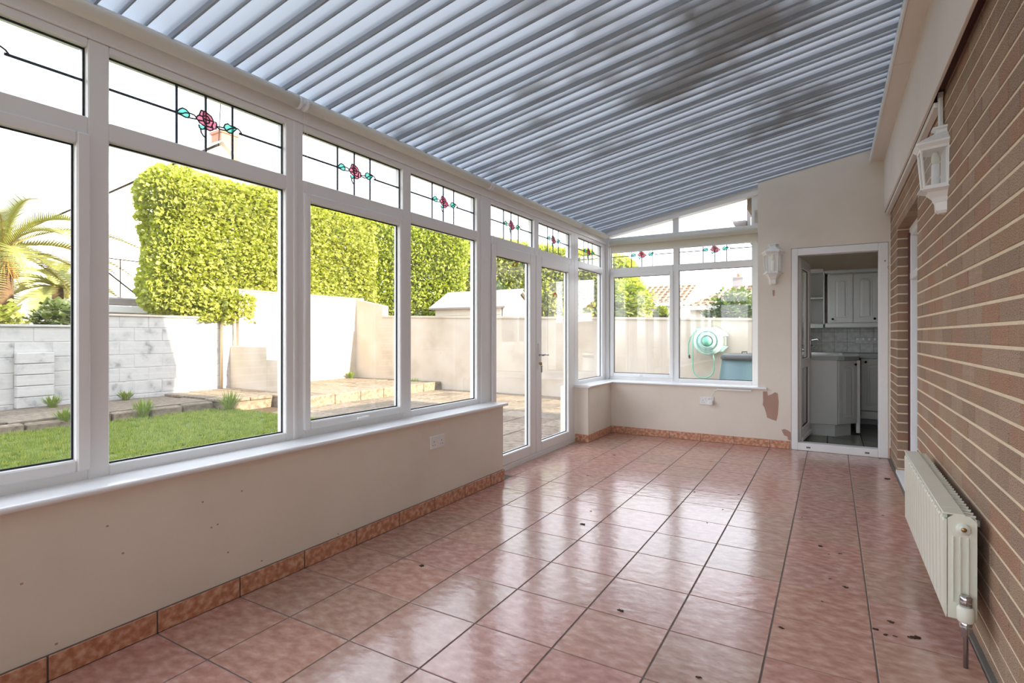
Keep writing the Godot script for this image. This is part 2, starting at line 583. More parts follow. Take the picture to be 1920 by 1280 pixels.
	# eaves along the windows
	var ev := thing("trim_4", "white boxed eaves beam over the left windows", "eaves beam", Vector3.ZERO, 0.0, "", "structure")
	boxpart(ev, "beam", M.upvc, Vector3(-2.53, 2.262, 1.2), Vector3(-2.388, 2.375, ZF + 0.03), 0.003)
	boxpart(ev, "cover_strip", M.upvc, Vector3(-2.50, 2.375, 1.2), Vector3(-2.398, 2.405, ZF + 0.03), 0.004)
	boxpart(ev, "gutter", M.upvc, Vector3(-2.68, 2.335, 1.3), Vector3(-2.56, 2.40, -6.5), 0.02)
	# white posts joining the window units
	var ps := thing("trim_5", "white plastic joining posts between the window units and the glazed doors", "post", Vector3.ZERO, 0.0, "", "structure")
	boxpart(ps, "post", M.upvc, Vector3(-2.50, 0.605, -3.598), Vector3(-2.392, 2.262, -3.700), 0.003)
	boxpart(ps, "post", M.upvc, Vector3(-2.50, 0.605, -6.362), Vector3(-2.36, 2.40, -6.47), 0.003)
	boxpart(ps, "cover_strip", M.upvc, Vector3(-2.42, 0.611, -1.857), Vector3(-2.393, 2.262, -1.877), 0.003)
	# kitchen doorway frame
	var df := thing("door_1", "white plastic door frame round the kitchen doorway", "door frame", Vector3.ZERO, 0.0, "", "structure")
	var zf := ZW + 0.004
	boxpart(df, "jamb", M.upvc, Vector3(-0.350, 0.0, zf), Vector3(-0.292, 2.018, -6.26), 0.004)
	boxpart(df, "jamb", M.upvc, Vector3(0.380, 0.0, zf), Vector3(0.457, 2.018, -6.26), 0.004)
	boxpart(df, "head", M.upvc, Vector3(-0.292, 1.948, zf), Vector3(0.380, 2.018, -6.26), 0.004)
	boxpart(df, "threshold", M.upvc, Vector3(-0.292, 0.0, zf), Vector3(0.380, 0.076, -6.26), 0.004)
	boxpart(df, "edge_seal", M.bare_plaster, Vector3(-0.353, 0.0, zf - 0.006), Vector3(-0.345, 2.024, zf - 0.002))
	for x in [-0.2, 0.29]:
		boxpart(df, "drain_cap", M.grout, Vector3(x - 0.018, 0.028, zf), Vector3(x + 0.018, 0.042, zf + 0.004), 0.001)


# a board with a rounded front edge: a and b are the ends of the lower front edge
func nosed(parent: Node, called: String, a: Vector3, b: Vector3, back: Vector3, depth: float, thick: float) -> void:
	var pts := PackedVector2Array()
	for k in 9:
		var t := -PI / 2 + PI * k / 8.0
		pts.append(Vector2(thick / 2.0 * (1.0 - cos(t)), thick / 2.0 + thick / 2.0 * sin(t)))
	pts.append(Vector2(depth, thick))
	pts.append(Vector2(depth, 0))
	var st := S()
	prism(st, pts, a, back, Vector3.UP, b - a)
	put(st, called, M.sill, parent)


# ==================================================================== roof
func roof() -> void:
	var rf := thing("ceiling", "sloping blue-white corrugated translucent plastic roof", "ceiling", Vector3.ZERO, 0.0, "", "structure")
	# one panel: three shallow vaults with folds between them; panels lap at a deeper fold
	var pitch := 0.0925
	var x0 := -2.62
	var x1 := 0.335
	var y0 := 2.43 + 0.18 * (x0 + 2.42)
	var y1 := 2.43 + 0.18 * (x1 + 2.42)
	var prof := PackedVector2Array()      # (along z, height)
	for k in 3:
		var deep := 0.026 if k == 0 else 0.016
		var s := k * pitch
		prof.append(Vector2(s, -deep))
		prof.append(Vector2(s + 0.003, -deep))
		prof.append(Vector2(s + 0.008, 0.024))
		for i in range(1, 8):
			prof.append(Vector2(s + 0.010 + (pitch - 0.017) * i / 7.0, 0.024 * cos(PI / 2 * i / 7.0)))
		prof.append(Vector2(s + pitch, -0.016 if k < 2 else -0.026))
	var st := S(true)
	for i in prof.size() - 1:
		var a := prof[i]
		var b := prof[i + 1]
		var below := Vector3(0, 0, 0)
		var p := Vector3(x0, y0 + a.y, -a.x)
		var q := Vector3(x0, y0 + b.y, -b.x)
		var r := Vector3(x1, y1 + b.y, -b.x)
		var s := Vector3(x1, y1 + a.y, -a.x)
		quad(st, p, q, r, s, below)
	st.generate_normals()
	var panel := st.commit()
	# lap strip: the doubled edge where two panels meet
	var lap := S()
	box(lap, Vector3(-2.5, -0.020, -0.0048), Vector3(x1, 0.004, 0.0048))
	lap.generate_normals()
	var lapm := lap.commit()
	lap = S()
	box(lap, Vector3(-2.5, -0.010, -0.0032), Vector3(x1, 0.006, 0.0032))
	lap.generate_normals()
	var ribm := lap.commit()
	var z := 1.244
	while z > -6.5:
		copy_of(panel, "roof_panel", M.sheet, rf, Transform3D(Basis(), Vector3(0, 0, z)))
		var b := Basis(Vector3(0, 0, 1), atan(0.18))
		copy_of(lapm, "lap_strip", M.sheet, rf, Transform3D(b, Vector3(0, 2.43 + 0.18 * 2.42 - 0.016, z - 0.001)))
		for k in [1, 2]:
			copy_of(ribm, "fold_rib", M.sheet, rf, Transform3D(b, Vector3(0, 2.43 + 0.18 * 2.42 - 0.010, z - 0.001 - k * pitch)))
		z -= pitch * 3.0
	# rafter over the far window
	st = S()
	prism(st, PackedVector2Array([Vector2(-2.50, 2.335), Vector2(-0.655, 2.668), Vector2(-0.655, 2.742), Vector2(-2.50, 2.41)]), Vector3(0, 0, ZF + 0.03), Vector3.RIGHT, Vector3.UP, Vector3(0, 0, -0.12))
	put(st, "end_rafter", M.upvc, rf)
	st = S()
	prism(st, PackedVector2Array([Vector2(-2.50, 2.397), Vector2(-0.655, 2.731), Vector2(-0.655, 2.745), Vector2(-2.50, 2.412)]), Vector3(0, 0, ZF + 0.045), Vector3.RIGHT, Vector3.UP, Vector3(0, 0, -0.02))
	put(st, "rafter_bead", M.upvc, rf)


# ==================================================================== brick wall
func brick_wall() -> void:
	var wr := thing("wall_right", "brown speckled brick house wall with cream mortar joints", "wall", Vector3.ZERO, 0.0, "", "structure")
	var course := 0.0765
	var first := 1.187 - 16 * course       # a bed joint below the floor
	var blen := 0.2325
	# mortar, round the doorway
	var bx := XR + 0.0025
	boxpart(wr, "mortar", M.mortar, Vector3(bx, -0.17, 1.2), Vector3(0.571, 2.9, -4.318))
	boxpart(wr, "mortar", M.mortar, Vector3(bx, -0.17, -5.556), Vector3(0.575, 2.9, -6.40))
	boxpart(wr, "mortar", M.mortar, Vector3(bx, 2.049, -4.322), Vector3(0.571, 2.9, -5.552))
	var shapes := {}
	var all := []
	for r in 32:
		var yb := first + r * course
		if yb + course < 0.0 or yb > 2.36:
			continue
		var ofs := -3.161 + (blen / 2.0 if r % 2 == 0 else 0.0)
		for k in range(-16, 16):
			var za := ofs - k * blen            # near end
			var zb := za - blen
			for piece in cut(za, zb, yb + course / 2.0):
				if piece[0] - piece[1] < 0.03:
					continue
				all.append([yb + course / 2.0, (piece[0] + piece[1]) / 2.0, piece[0] - piece[1]])
	all.sort_custom(func(p, q): return p[1] > q[1])
	var n_parts := 0
	var far := []
	for e in all:
		var vis: bool = e[1] < -2.0
		var key := snappedf(e[2], 0.004)
		if not shapes.has(key):
			var t := S()
			var l: float = key - 0.0035
			box(t, Vector3(-0.0005, -0.0325, -l / 2), Vector3(0.098, 0.0325, l / 2), 0.0022)
			t.generate_normals()
			shapes[key] = t.commit()
		var tf := Transform3D(Basis(Vector3.UP, rng.randf_range(-0.004, 0.004)), Vector3(XR + rng.randf_range(-0.0008, 0.0008), e[0], e[1]))
		if vis and n_parts < 300:
			n_parts += 1
			copy_of(shapes[key], "brick", M["brick_%d" % rng.randi_range(0, 6)], wr, tf)
		else:
			far.append([shapes[key], tf, rng.randi_range(0, 6)])
	# the bricks past the nearest three hundred, joined by tone
	for tone in 7:
		var t := SurfaceTool.new()
		t.begin(Mesh.PRIMITIVE_TRIANGLES)
		for e in far:
			if e[2] == tone:
				t.append_from(e[0], 0, e[1])
		var o := MeshInstance3D.new()
		o.mesh = t.commit()
		o.material_override = M["brick_%d" % tone]
		o.name = "far_bricks"
		o.set_meta("kind", "stuff")
		wr.add_child(o, true)

	# the doorway in the brick wall: painted timber, plastic frame, dark glass
	var d4 := thing("door_2", "white framed glazed house door deep in the brick reveal", "door", Vector3.ZERO, 0.0, "", "structure")
	boxpart(d4, "timber_lining", M.wood_red, Vector3(0.545, 0.0, -5.55), Vector3(0.60, 1.99, -5.50), 0.003)
	boxpart(d4, "timber_lining", M.wood_red, Vector3(0.545, 0.0, -4.37), Vector3(0.60, 1.99, -4.322), 0.003)
	boxpart(d4, "head", M.upvc, Vector3(0.555, 1.96, -4.33), Vector3(0.62, 2.045, -5.55), 0.003)
	boxpart(d4, "transom", M.upvc, Vector3(0.553, 1.60, -4.34), Vector3(0.62, 1.66, -5.5), 0.003)
	for z in [-4.345, -4.93, -5.45]:
		boxpart(d4, "stile", M.upvc, Vector3(0.555, 0.03, z), Vector3(0.62, 1.98, z - 0.07), 0.003)
	boxpart(d4, "bottom_rail", M.upvc, Vector3(0.556, 0.03, -4.36), Vector3(0.62, 0.13, -5.5), 0.003)
	boxpart(d4, "threshold", M.upvc, Vector3(XR - 0.012, 0.0, -4.33), Vector3(0.63, 0.03, -5.545), 0.003)
	boxpart(d4, "pane", M.glass, Vector3(0.585, 0.12, -4.37), Vector3(0.589, 1.97, -5.49))


# what is left of a brick from za to zb outside the doorway
func cut(za: float, zb: float, y: float) -> Array:
	za = minf(za, 0.6)
	zb = maxf(zb, ZW)
	if za <= zb:
		return []
	if y > 2.045:
		return [[za, zb]]
	var out := []
	if za > -4.322:
		out.append([za, maxf(zb, -4.322)])
	if zb < -5.552:
		out.append([minf(za, -5.552), zb])
	return out


# ==================================================================== windows
# A unit in its own axes: x along the wall, y up, z into the room; the frame's face lies at z = 0.
func bars(st: SurfaceTool, u0: float, u1: float, v0: float, v1: float, t: float, w0: float, w1: float, ch := 0.004) -> void:
	box(st, Vector3(u0, v0, w0), Vector3(u0 + t, v1, w1), ch)
	box(st, Vector3(u1 - t, v0, w0), Vector3(u1, v1, w1), ch)
	box(st, Vector3(u0 + t, v1 - t, w0), Vector3(u1 - t, v1, w1), ch)
	box(st, Vector3(u0 + t, v0, w0), Vector3(u1 - t, v0 + t, w1), ch)


func pane(o: Node, called: String, u0: float, u1: float, v0: float, v1: float, w: float) -> void:
	boxpart(o, called, M.glass, Vector3(u0, v0, w - 0.002), Vector3(u1, v1, w + 0.002))


func gasket(o: Node, u0: float, u1: float, v0: float, v1: float, w: float) -> void:
	var st := S()
	bars(st, u0, u1, v0, v1, 0.006, w, w + 0.006, 0.0)
	put(st, "seal", M.seal, o)


# the leaded rose of a top light, centred on (u, v)
func rose(o: Node, u0: float, u1: float, v0: float, v1: float, w: float, red: String, green: String, open_v := false) -> void:
	var c := Vector2((u0 + u1) / 2.0, 2.118)
	var at := func(x: float, y: float) -> Vector3: return Vector3(c.x + x, c.y + y, w + 0.003)
	var hy := -0.008
	var flat := func(a: Vector3, b: Vector3) -> void:
		var st := S()
		var d := (b - a).normalized()
		var n := Vector3(-d.y, d.x, 0) * 0.0044
		prism(st, PackedVector2Array([Vector2(0, -1), Vector2(1, -1), Vector2(1, 1), Vector2(0, 1)]), a - Vector3(0, 0, 0.004), b - a, n, Vector3(0, 0, 0.006))
		put(st, "lead_strip", M.lead, o)
	flat.call(Vector3(u0, c.y + hy, w), Vector3(c.x - 0.13, c.y + hy, w))
	flat.call(Vector3(c.x + 0.16, c.y + hy, w), Vector3(u1, c.y + hy, w))
	for x in [-0.127, 0.0, 0.127]:
		flat.call(Vector3(c.x + x, v0, w), Vector3(c.x + x, v1, w))
	var shape := func(pts: Array, called: String, m: Material, grow: float) -> void:
		var p2 := PackedVector2Array()
		for p in pts:
			p2.append(p * 0.001)
		var st := S()
		var ids := Geometry2D.triangulate_polygon(p2)      # coloured film on the glass
		for i in range(0, ids.size(), 3):
			var q := []
			for j in 3:
				q.append(Vector3(c.x + p2[ids[i + j]].x, c.y + p2[ids[i + j]].y, w + grow))
			tria(st, q[0], q[1], q[2], Vector3(c.x, c.y, w - 1.0))
		put(st, called, m, o)
	var lobes := [Vector2(-22, 38), Vector2(-12, 36), Vector2(-4, 37), Vector2(8, 31), Vector2(22, 25), Vector2(30, 14), Vector2(33, 6), Vector2(44, 6), Vector2(49, -4), Vector2(46, -14), Vector2(46, -26), Vector2(36, -28), Vector2(28, -36), Vector2(16, -42), Vector2(4, -40), Vector2(-2, -30), Vector2(-16, -26), Vector2(-30, -22), Vector2(-35, -14), Vector2(-45, -6), Vector2(-40, 6), Vector2(-32, 12), Vector2(-28, 24)]
	shape.call(lobes, "rose_petals", M[red], 0.003)
	var lf := [Vector2(-130, -13), Vector2(-118, 8), Vector2(-104, 18), Vector2(-88, 16), Vector2(-76, 6), Vector2(-74, -6), Vector2(-80, -17), Vector2(-94, -18), Vector2(-112, -14)]
	shape.call(lf, "leaf", M[green], 0.003)
	var lr := [Vector2(82, -4), Vector2(88, 11), Vector2(102, 18), Vector2(118, 12), Vector2(134, 14), Vector2(149, 11), Vector2(136, -4), Vector2(124, -18), Vector2(110, -23), Vector2(94, -18)]
	shape.call(lr, "leaf", M[green], 0.003)
	shape.call([Vector2(-34, -30), Vector2(-31, -43), Vector2(-20, -48), Vector2(-9, -42), Vector2(-6, -33), Vector2(-18, -29)], "bud", M[green], 0.003)
	var runs := []
	var closed := func(a: Array) -> Array:
		var b := a.duplicate()
		b.append(a[0])
		return b
	runs.append(closed.call(lobes))
	runs.append(closed.call(lf))
	runs.append(closed.call(lr))
	runs.append([Vector2(-34, -30), Vector2(-31, -43), Vector2(-20, -48), Vector2(-9, -42), Vector2(-6, -33)])
	runs.append([Vector2(-130, -13), Vector2(-108, -8), Vector2(-90, 2), Vector2(-70, 6), Vector2(-52, 4), Vector2(-42, -6)])
	runs.append([Vector2(-80, -15), Vector2(-62, -14), Vector2(-44, -10)])
	runs.append([Vector2(48, -12), Vector2(66, -10), Vector2(84, -8)])
	runs.append([Vector2(48, -14), Vector2(60, -20), Vector2(74, -20), Vector2(94, -17), Vector2(112, -2), Vector2(126, 6), Vector2(149, 11), Vector2(162, 4), Vector2(172, -8)])
	runs.append([Vector2(-26, -46), Vector2(-23, -62), Vector2(-12, -76), Vector2(-2, -80)])
	runs.append([Vector2(-15, 10), Vector2(-6, 18), Vector2(8, 18), Vector2(16, 8), Vector2(14, -8), Vector2(2, -14), Vector2(-10, -10), Vector2(-15, 10)])
	runs.append([Vector2(-15, 4), Vector2(0, 3), Vector2(15, 2)])
	runs.append([Vector2(-28, 12), Vector2(-15, 10)])
	runs.append([Vector2(-12, 34), Vector2(-15, 10)])
	runs.append([Vector2(33, 6), Vector2(18, 4)])
	runs.append([Vector2(34, 2), Vector2(26, -14), Vector2(30, -30)])
	runs.append([Vector2(-35, -12), Vector2(-14, -8)])
	runs.append([Vector2(-10, -10), Vector2(2, -26), Vector2(22, -26), Vector2(27, -14)])
	var st := S()
	for r in runs:
		var path := []
		for p in r:
			path.append(at.call(p.x * 0.001, p.y * 0.001) + Vector3(0, 0, 0.001))
		tube(st, path, 0.0034, 5)
	put(st, "came_outline", M.lead, o)


# lights: [u0, u1, has_sash, rose colour or "", leaf colour]
func unit(called: String, label: String, at: Vector3, turn: float, u_end: float, lights: Array, door := false, head := 2.262) -> Node3D:
	var o := thing(called, label, "window", at, turn, "", "structure")
	var vg0 := 0.651
	var st := S()
	var prev := 0.0
	var depth := -0.07
	for i in lights.size():
		var l: Array = lights[i]
		box(st, Vector3(prev, 0.0 if door else 0.605, depth), Vector3(l[0], head, 0.0), 0.004)
		prev = l[1]
		box(st, Vector3(l[0], 2.231, depth), Vector3(l[1], head, 0.0), 0.004)
		box(st, Vector3(l[0], 1.896, depth), Vector3(l[1], 1.967, 0.0), 0.004)
		if not door:
			box(st, Vector3(l[0], 0.605, depth), Vector3(l[1], vg0, 0.0), 0.004)
	box(st, Vector3(prev, 0.0 if door else 0.605, depth), Vector3(u_end, head, 0.0), 0.004)
	put(st, "frame", M.upvc, o)
	for l in lights:
		var u0: float = l[0]
		var u1: float = l[1]
		pane(o, "top_pane", u0 - 0.004, u1 + 0.004, 1.963, 2.235, -0.035)
		gasket(o, u0, u1, 1.967, 2.231, -0.034)
		if l[3] != "":
			rose(o, u0, u1, 1.967, 2.231, -0.034, l[3], l[4])
		if door:
			continue
		if l[2]:
			st = S()
			bars(st, u0 - 0.004, u1 + 0.004, vg0 - 0.004, 1.900, 0.044, -0.045, 0.014, 0.006)
			var sash := put(st, "sash", M.upvc, o)
			pane(o, "pane", u0 + 0.03, u1 - 0.03, vg0 + 0.03, 1.866, -0.024)
			gasket(o, u0 + 0.040, u1 - 0.040, vg0 + 0.040, 1.856, -0.022)
			st = S()
			var m := (u0 + u1) / 2.0 + (0.04 if turn > 1.0 else -0.01)
			box(st, Vector3(m - 0.035, vg0 + 0.006, 0.013), Vector3(m + 0.035, vg0 + 0.026, 0.022), 0.003)
			box(st, Vector3(m - 0.010, vg0 + 0.008, 0.022), Vector3(m + 0.010, vg0 + 0.024, 0.036), 0.003)
			box(st, Vector3(m - 0.085, vg0 + 0.008, 0.032), Vector3(m + 0.012, vg0 + 0.023, 0.044), 0.004)
			put(st, "handle", M.white_gloss, sash)
		else:
			pane(o, "pane", u0 - 0.004, u1 + 0.004, vg0 - 0.004, 1.900, -0.035)
			gasket(o, u0, u1, vg0, 1.896, -0.034)
	return o


func windows() -> void:
	var T := "rose"
	var G := "leaf_turquoise"
	# along the left wall, x of the unit runs towards the kitchen
	unit("window_1", "white window unit next to the wide added end window opposite the kitchen", Vector3(XF, 0, 1.2), PI / 2, 1.325, [[0.05, 0.60, false, "", ""], [0.68, 1.273, false, "", ""]])
	unit("window_2", "white double window whose opening sash looks out on the palm", Vector3(XF, 0, -0.125), PI / 2, 1.742, [[0.051, 0.831, true, T, G], [0.901, 1.689, false, T, G]])
	unit("window_3", "white double window with roses over the sash in front of the hedge and shed", Vector3(XF, 0, -1.867), PI / 2, 1.731, [[0.052, 0.827, true, T, G], [0.905, 1.685, false, T, G]])
	unit("window_4", "white frame round the glazed doors with two rose top lights", Vector3(XF, 0, -3.70), PI / 2, 1.73, [[0.053, 0.811, false, T, "leaf_green"], [0.895, 1.644, false, "rose_red", G]], true)
	unit("window_5", "narrow white fixed window between the glazed doors and the corner", Vector3(XF, 0, -5.43), PI / 2, 0.932, [[0.10, 0.833, false, "rose_red", G]])
	var f := unit("window_6", "white end window with a gable light, facing the hose reel", Vector3(-2.36, 0, ZF), 0.0, 1.70, [[0.0 + 0.012, 0.773, true, "rose_red", G], [0.836, 1.618, false, "rose_red", G]], false, 2.335)
	var e := unit("window_8", "wide white end window added behind the camera for more daylight", Vector3(0.45, 0, 1.2), PI, 2.85, [[0.06, 0.70, false, "", ""], [0.77, 1.40, false, "", ""], [1.47, 2.10, false, "", ""], [2.17, 2.79, false, "", ""]], false, 2.335)  # added unseen glazing behind the camera; its daylight fills the room
	var gs := S()
	prism(gs, PackedVector2Array([Vector2(0.0, 2.33), Vector2(2.85, 2.33), Vector2(2.85, 2.38), Vector2(0.0, 2.90)]), Vector3(0, 0, -0.037), Vector3.RIGHT, Vector3.UP, Vector3(0, 0, 0.004))
	put(gs, "gable_pane", M.glass, e)
	gs = S()
	box(gs, Vector3(0.70, 2.33, -0.07), Vector3(0.77, 2.78, 0.0), 0.003)
	box(gs, Vector3(1.40, 2.33, -0.07), Vector3(1.47, 2.66, 0.0), 0.003)
	put(gs, "gable_frame", M.upvc, e)
	# gable lights above the beam
	var st := S()
	box(st, Vector3(0.766, 2.33, -0.07), Vector3(0.836, 2.53, 0.0), 0.003)
	box(st, Vector3(1.612, 2.33, -0.07), Vector3(1.70, 2.70, 0.0), 0.003)
	box(st, Vector3(-0.1, 2.30, -0.08), Vector3(1.70, 2.338, 0.018), 0.004)
	put(st, "gable_frame", M.upvc, f)
	st = S()
	prism(st, PackedVector2Array([Vector2(0.0, 2.33), Vector2(0.77, 2.33), Vector2(0.77, 2.505), Vector2(0.0, 2.366)]), Vector3(0, 0, -0.037), Vector3.RIGHT, Vector3.UP, Vector3(0, 0, 0.004))
	put(st, "gable_pane", M.glass, f)
	st = S()
	prism(st, PackedVector2Array([Vector2(0.83, 2.33), Vector2(1.615, 2.33), Vector2(1.615, 2.66), Vector2(0.83, 2.516)]), Vector3(0, 0, -0.037), Vector3.RIGHT, Vector3.UP, Vector3(0, 0, 0.004))
	put(st, "gable_pane", M.glass, f)


func french_doors() -> void:
	for k in 2:
		var label: String = ["white glazed patio door leaf beside the long window board", "white glazed patio door leaf with the lever handle and keys"][k]
		var z0: float = [-3.757, -4.520][k]
		var w: float = [0.757, 0.835][k]
		var o := thing("door_%d" % (3 + k), label, "door", Vector3(XF, 0, z0), PI / 2, "", "structure")
		var st := S()
		var v0 := 0.046
		var v1 := 1.90
		var gl: Array = [[0.063, 0.650], [0.112, 0.735]][k]
		box(st, Vector3(0, v0, -0.05), Vector3(gl[0], v1, 0.012), 0.005)
		box(st, Vector3(gl[1], v0, -0.05), Vector3(w, v1, 0.012), 0.005)
		box(st, Vector3(gl[0], 1.812, -0.05), Vector3(gl[1], v1, 0.012), 0.005)
		box(st, Vector3(gl[0], v0, -0.05), Vector3(gl[1], 0.136, 0.012), 0.005)
		put(st, "leaf_frame", M.upvc, o)
		pane(o, "pane", gl[0] - 0.005, gl[1] + 0.005, 0.13, 1.818, -0.026)
		gasket(o, gl[0], gl[1], 0.136, 1.812, -0.025)
		if k == 0:
			boxpart(o, "meeting_strip", M.seal, Vector3(w, v0, -0.04), Vector3(w + 0.006, v1, 0.0))
			continue
		for e in [[0.050, 0.036, M.sticker_red], [0.036, 0.022, M.sticker_yellow]]:
			var arc := PackedVector2Array()
			for i in 13:
				arc.append(Vector2(cos(PI * i / 12.0), sin(PI * i / 12.0)) * e[0])
			for i in 13:
				arc.append(Vector2(cos(PI - PI * i / 12.0), sin(PI - PI * i / 12.0)) * e[1])
			st = S()
			prism(st, arc, Vector3(0.478, 1.535, -0.0238), Vector3.RIGHT, Vector3.UP, Vector3(0, 0, 0.0006))
			put(st, "rainbow_sticker", e[2], o)
		var h := Node3D.new()
		h.name = "lever_handle"
		o.add_child(h)
		boxpart(h, "back_plate", M.white_gloss, Vector3(0.028, 0.83, 0.012), Vector3(0.056, 1.07, 0.020), 0.004)
		st = S(true)
		tube(st, [Vector3(0.042, 0.962, 0.018), Vector3(0.042, 0.962, 0.052), Vector3(0.05, 0.963, 0.060), Vector3(0.10, 0.966, 0.062), Vector3(0.155, 0.962, 0.060)], 0.0085, 10)
		put(st, "lever", M.chrome, h)
		st = S(true)
		lathe(st, [Vector2(0, 0), Vector2(0.009, 0), Vector2(0.009, 0.01), Vector2(0, 0.01)], Vector3(0.042, 0.885, 0.018), Vector3(0, 0, 1), 12)
		put(st, "key_barrel", M.chrome, h)
		boxpart(h, "key", M.brass, Vector3(0.041, 0.868, 0.028), Vector3(0.043, 0.895, 0.052), 0.0005)
		boxpart(h, "spare_key", M.chrome, Vector3(0.046, 0.80, 0.036), Vector3(0.048, 0.862, 0.052), 0.0005)
		st = S(true)
		var ring := []
		for i in 13:
			ring.append(Vector3(0.045, 0.862 + 0.012 * sin(TAU * i / 12.0), 0.044 + 0.012 * cos(TAU * i / 12.0)))
		tube(st, ring, 0.0012, 5)
		put(st, "key_ring", M.chrome, h)
	# threshold of the doors
	var d := thing("trim_6", "white plastic threshold under the glazed patio doors", "threshold", Vector3.ZERO, 0.0, "", "structure")
	boxpart(d, "threshold", M.upvc, Vector3(-2.47, -0.02, -3.70), Vector3(-2.392, 0.046, -5.43), 0.006)
	boxpart(d, "doorstep", M.slab_0, Vector3(-2.62, -0.17, -3.70), Vector3(-2.47, -0.02, -5.43), 0.006)


# ==================================================================== blinds
func blind(label: String, at: Vector3, turn: float, length: float, drop: float, chain_at: float, chain_len: float) -> void:
	var o := thing("roller_blind", label, "blind", at, turn, "roller blinds at the window heads")
	var st := S(true)
	rod(st, Vector3(0.02, 0, 0), Vector3(length - 0.02, 0, 0), 0.029, 20)
	put(st, "rolled_fabric", M.blind_fabric, o)
	for u in [0.012, length - 0.012]:
		st = S(true)
		lathe(st, [Vector2(0, -0.008), Vector2(0.033, -0.008), Vector2(0.033, 0.008), Vector2(0, 0.008)], Vector3(u, 0, 0), Vector3(1, 0, 0), 18)
		box(st, Vector3(u - 0.008, -0.01, -0.042), Vector3(u + 0.008, 0.03, -0.02), 0.002)
		put(st, "bracket", M.white_gloss, o)
	if drop > 0.0:
		boxpart(o, "hanging_fabric", M.blind_fabric, Vector3(0.03, -drop, -0.0292), Vector3(length - 0.03, 0.0, -0.0284))
		boxpart(o, "bottom_bar", M.white_gloss, Vector3(0.03, -drop - 0.012, -0.034), Vector3(length - 0.03, -drop + 0.008, -0.024), 0.003)
	if chain_len > 0.0:
		st = S()
		var n := int(chain_len / 0.012)
		for side in [-0.012, 0.012]:
			for k in n:
				lathe(st, [Vector2(0, -0.0022), Vector2(0.0022, 0), Vector2(0, 0.0022)], Vector3(chain_at, -0.02 - k * 0.012, 0.01 + side), Vector3.UP, 4)
			rod(st, Vector3(chain_at, -0.02, 0.01 + side), Vector3(chain_at, -0.02 - chain_len, 0.01 + side * 0.3), 0.0009, 4)
		put(st, "bead_chain", M.white_gloss, o)


func blinds() -> void:
	var x := -2.352
	var y := 2.338
	blind("beige rolled blind above the window looking out on the palm", Vector3(x, y, -0.13), PI / 2, 1.73, 0.0, 0.0, 0.0)
	blind("beige rolled blind with a bead chain above the hedge window", Vector3(x, y, -1.875), PI / 2, 1.77, 0.0, 0.012, 1.0)
	blind("beige rolled blind with a bead chain above the patio doors", Vector3(x, y, -3.66), PI / 2, 1.76, 0.0, 0.06, 0.7)
	blind("short beige rolled blind above the narrow corner window", Vector3(x, y, -5.44), PI / 2, 0.86, 0.0, 0.0, 0.0)
	blind("white blind let down a little over the end window", Vector3(-2.355, 2.268, ZF + 0.055), 0.0, 1.695, 0.11, 0.0, 0.0)


# ==================================================================== kitchen
func panel_door(parent: Node, called: String, w: float, h: float, knob: Vector2, t: Transform3D) -> void:
	# a raised-panel door: x across, y up, z towards the viewer
	var o := Node3D.new()
	o.name = called
	o.transform = t
	parent.add_child(o, true)
	boxpart(o, "slab", M.cabinet, Vector3(0, 0, -0.018), Vector3(w, h, 0.0), 0.003)
	var st := S()
	var m := minf(0.062, w * 0.25)
	var arch := PackedVector2Array()
	var inner := PackedVector2Array()
	for k in 2:
		var i := m + k * 0.028
		var pts := PackedVector2Array([Vector2(i, i), Vector2(w - i, i)])
		for j in 9:
			var a := PI * j / 8.0
			pts.append(Vector2(w / 2 + (w / 2 - i) * cos(a), h - i - 0.03 + 0.03 * sin(a)))
		if k == 0:
			arch = pts
		else:
			inner = pts
	# moulding between the outer and inner arch, rising to the raised field
	for i in arch.size():
		var j := (i + 1) % arch.size()
		quad(st, Vector3(arch[i].x, arch[i].y, -0.004), Vector3(arch[j].x, arch[j].y, -0.004), Vector3(inner[j].x, inner[j].y, 0.005), Vector3(inner[i].x, inner[i].y, 0.005), Vector3(w / 2, h / 2, -1))
	prism(st, inner, Vector3(0, 0, -0.002), Vector3.RIGHT, Vector3.UP, Vector3(0, 0, 0.007))
	put(st, "raised_panel", M.cabinet, o)
	st = S()
	for i in arch.size():
		var j := (i + 1) % arch.size()
		tube(st, [Vector3(arch[i].x, arch[i].y, 0.0), Vector3(arch[j].x, arch[j].y, 0.0)], 0.0025, 4)
	put(st, "bead", M.cabinet, o)
	st = S(true)
	lathe(st, [Vector2(0, 0), Vector2(0.005, 0), Vector2(0.005, 0.012), Vector2(0.014, 0.018), Vector2(0.012, 0.026), Vector2(0, 0.029)], Vector3(knob.x, knob.y, 0), Vector3(0, 0, 1), 12)
	put(st, "knob", M.dark_metal, o)


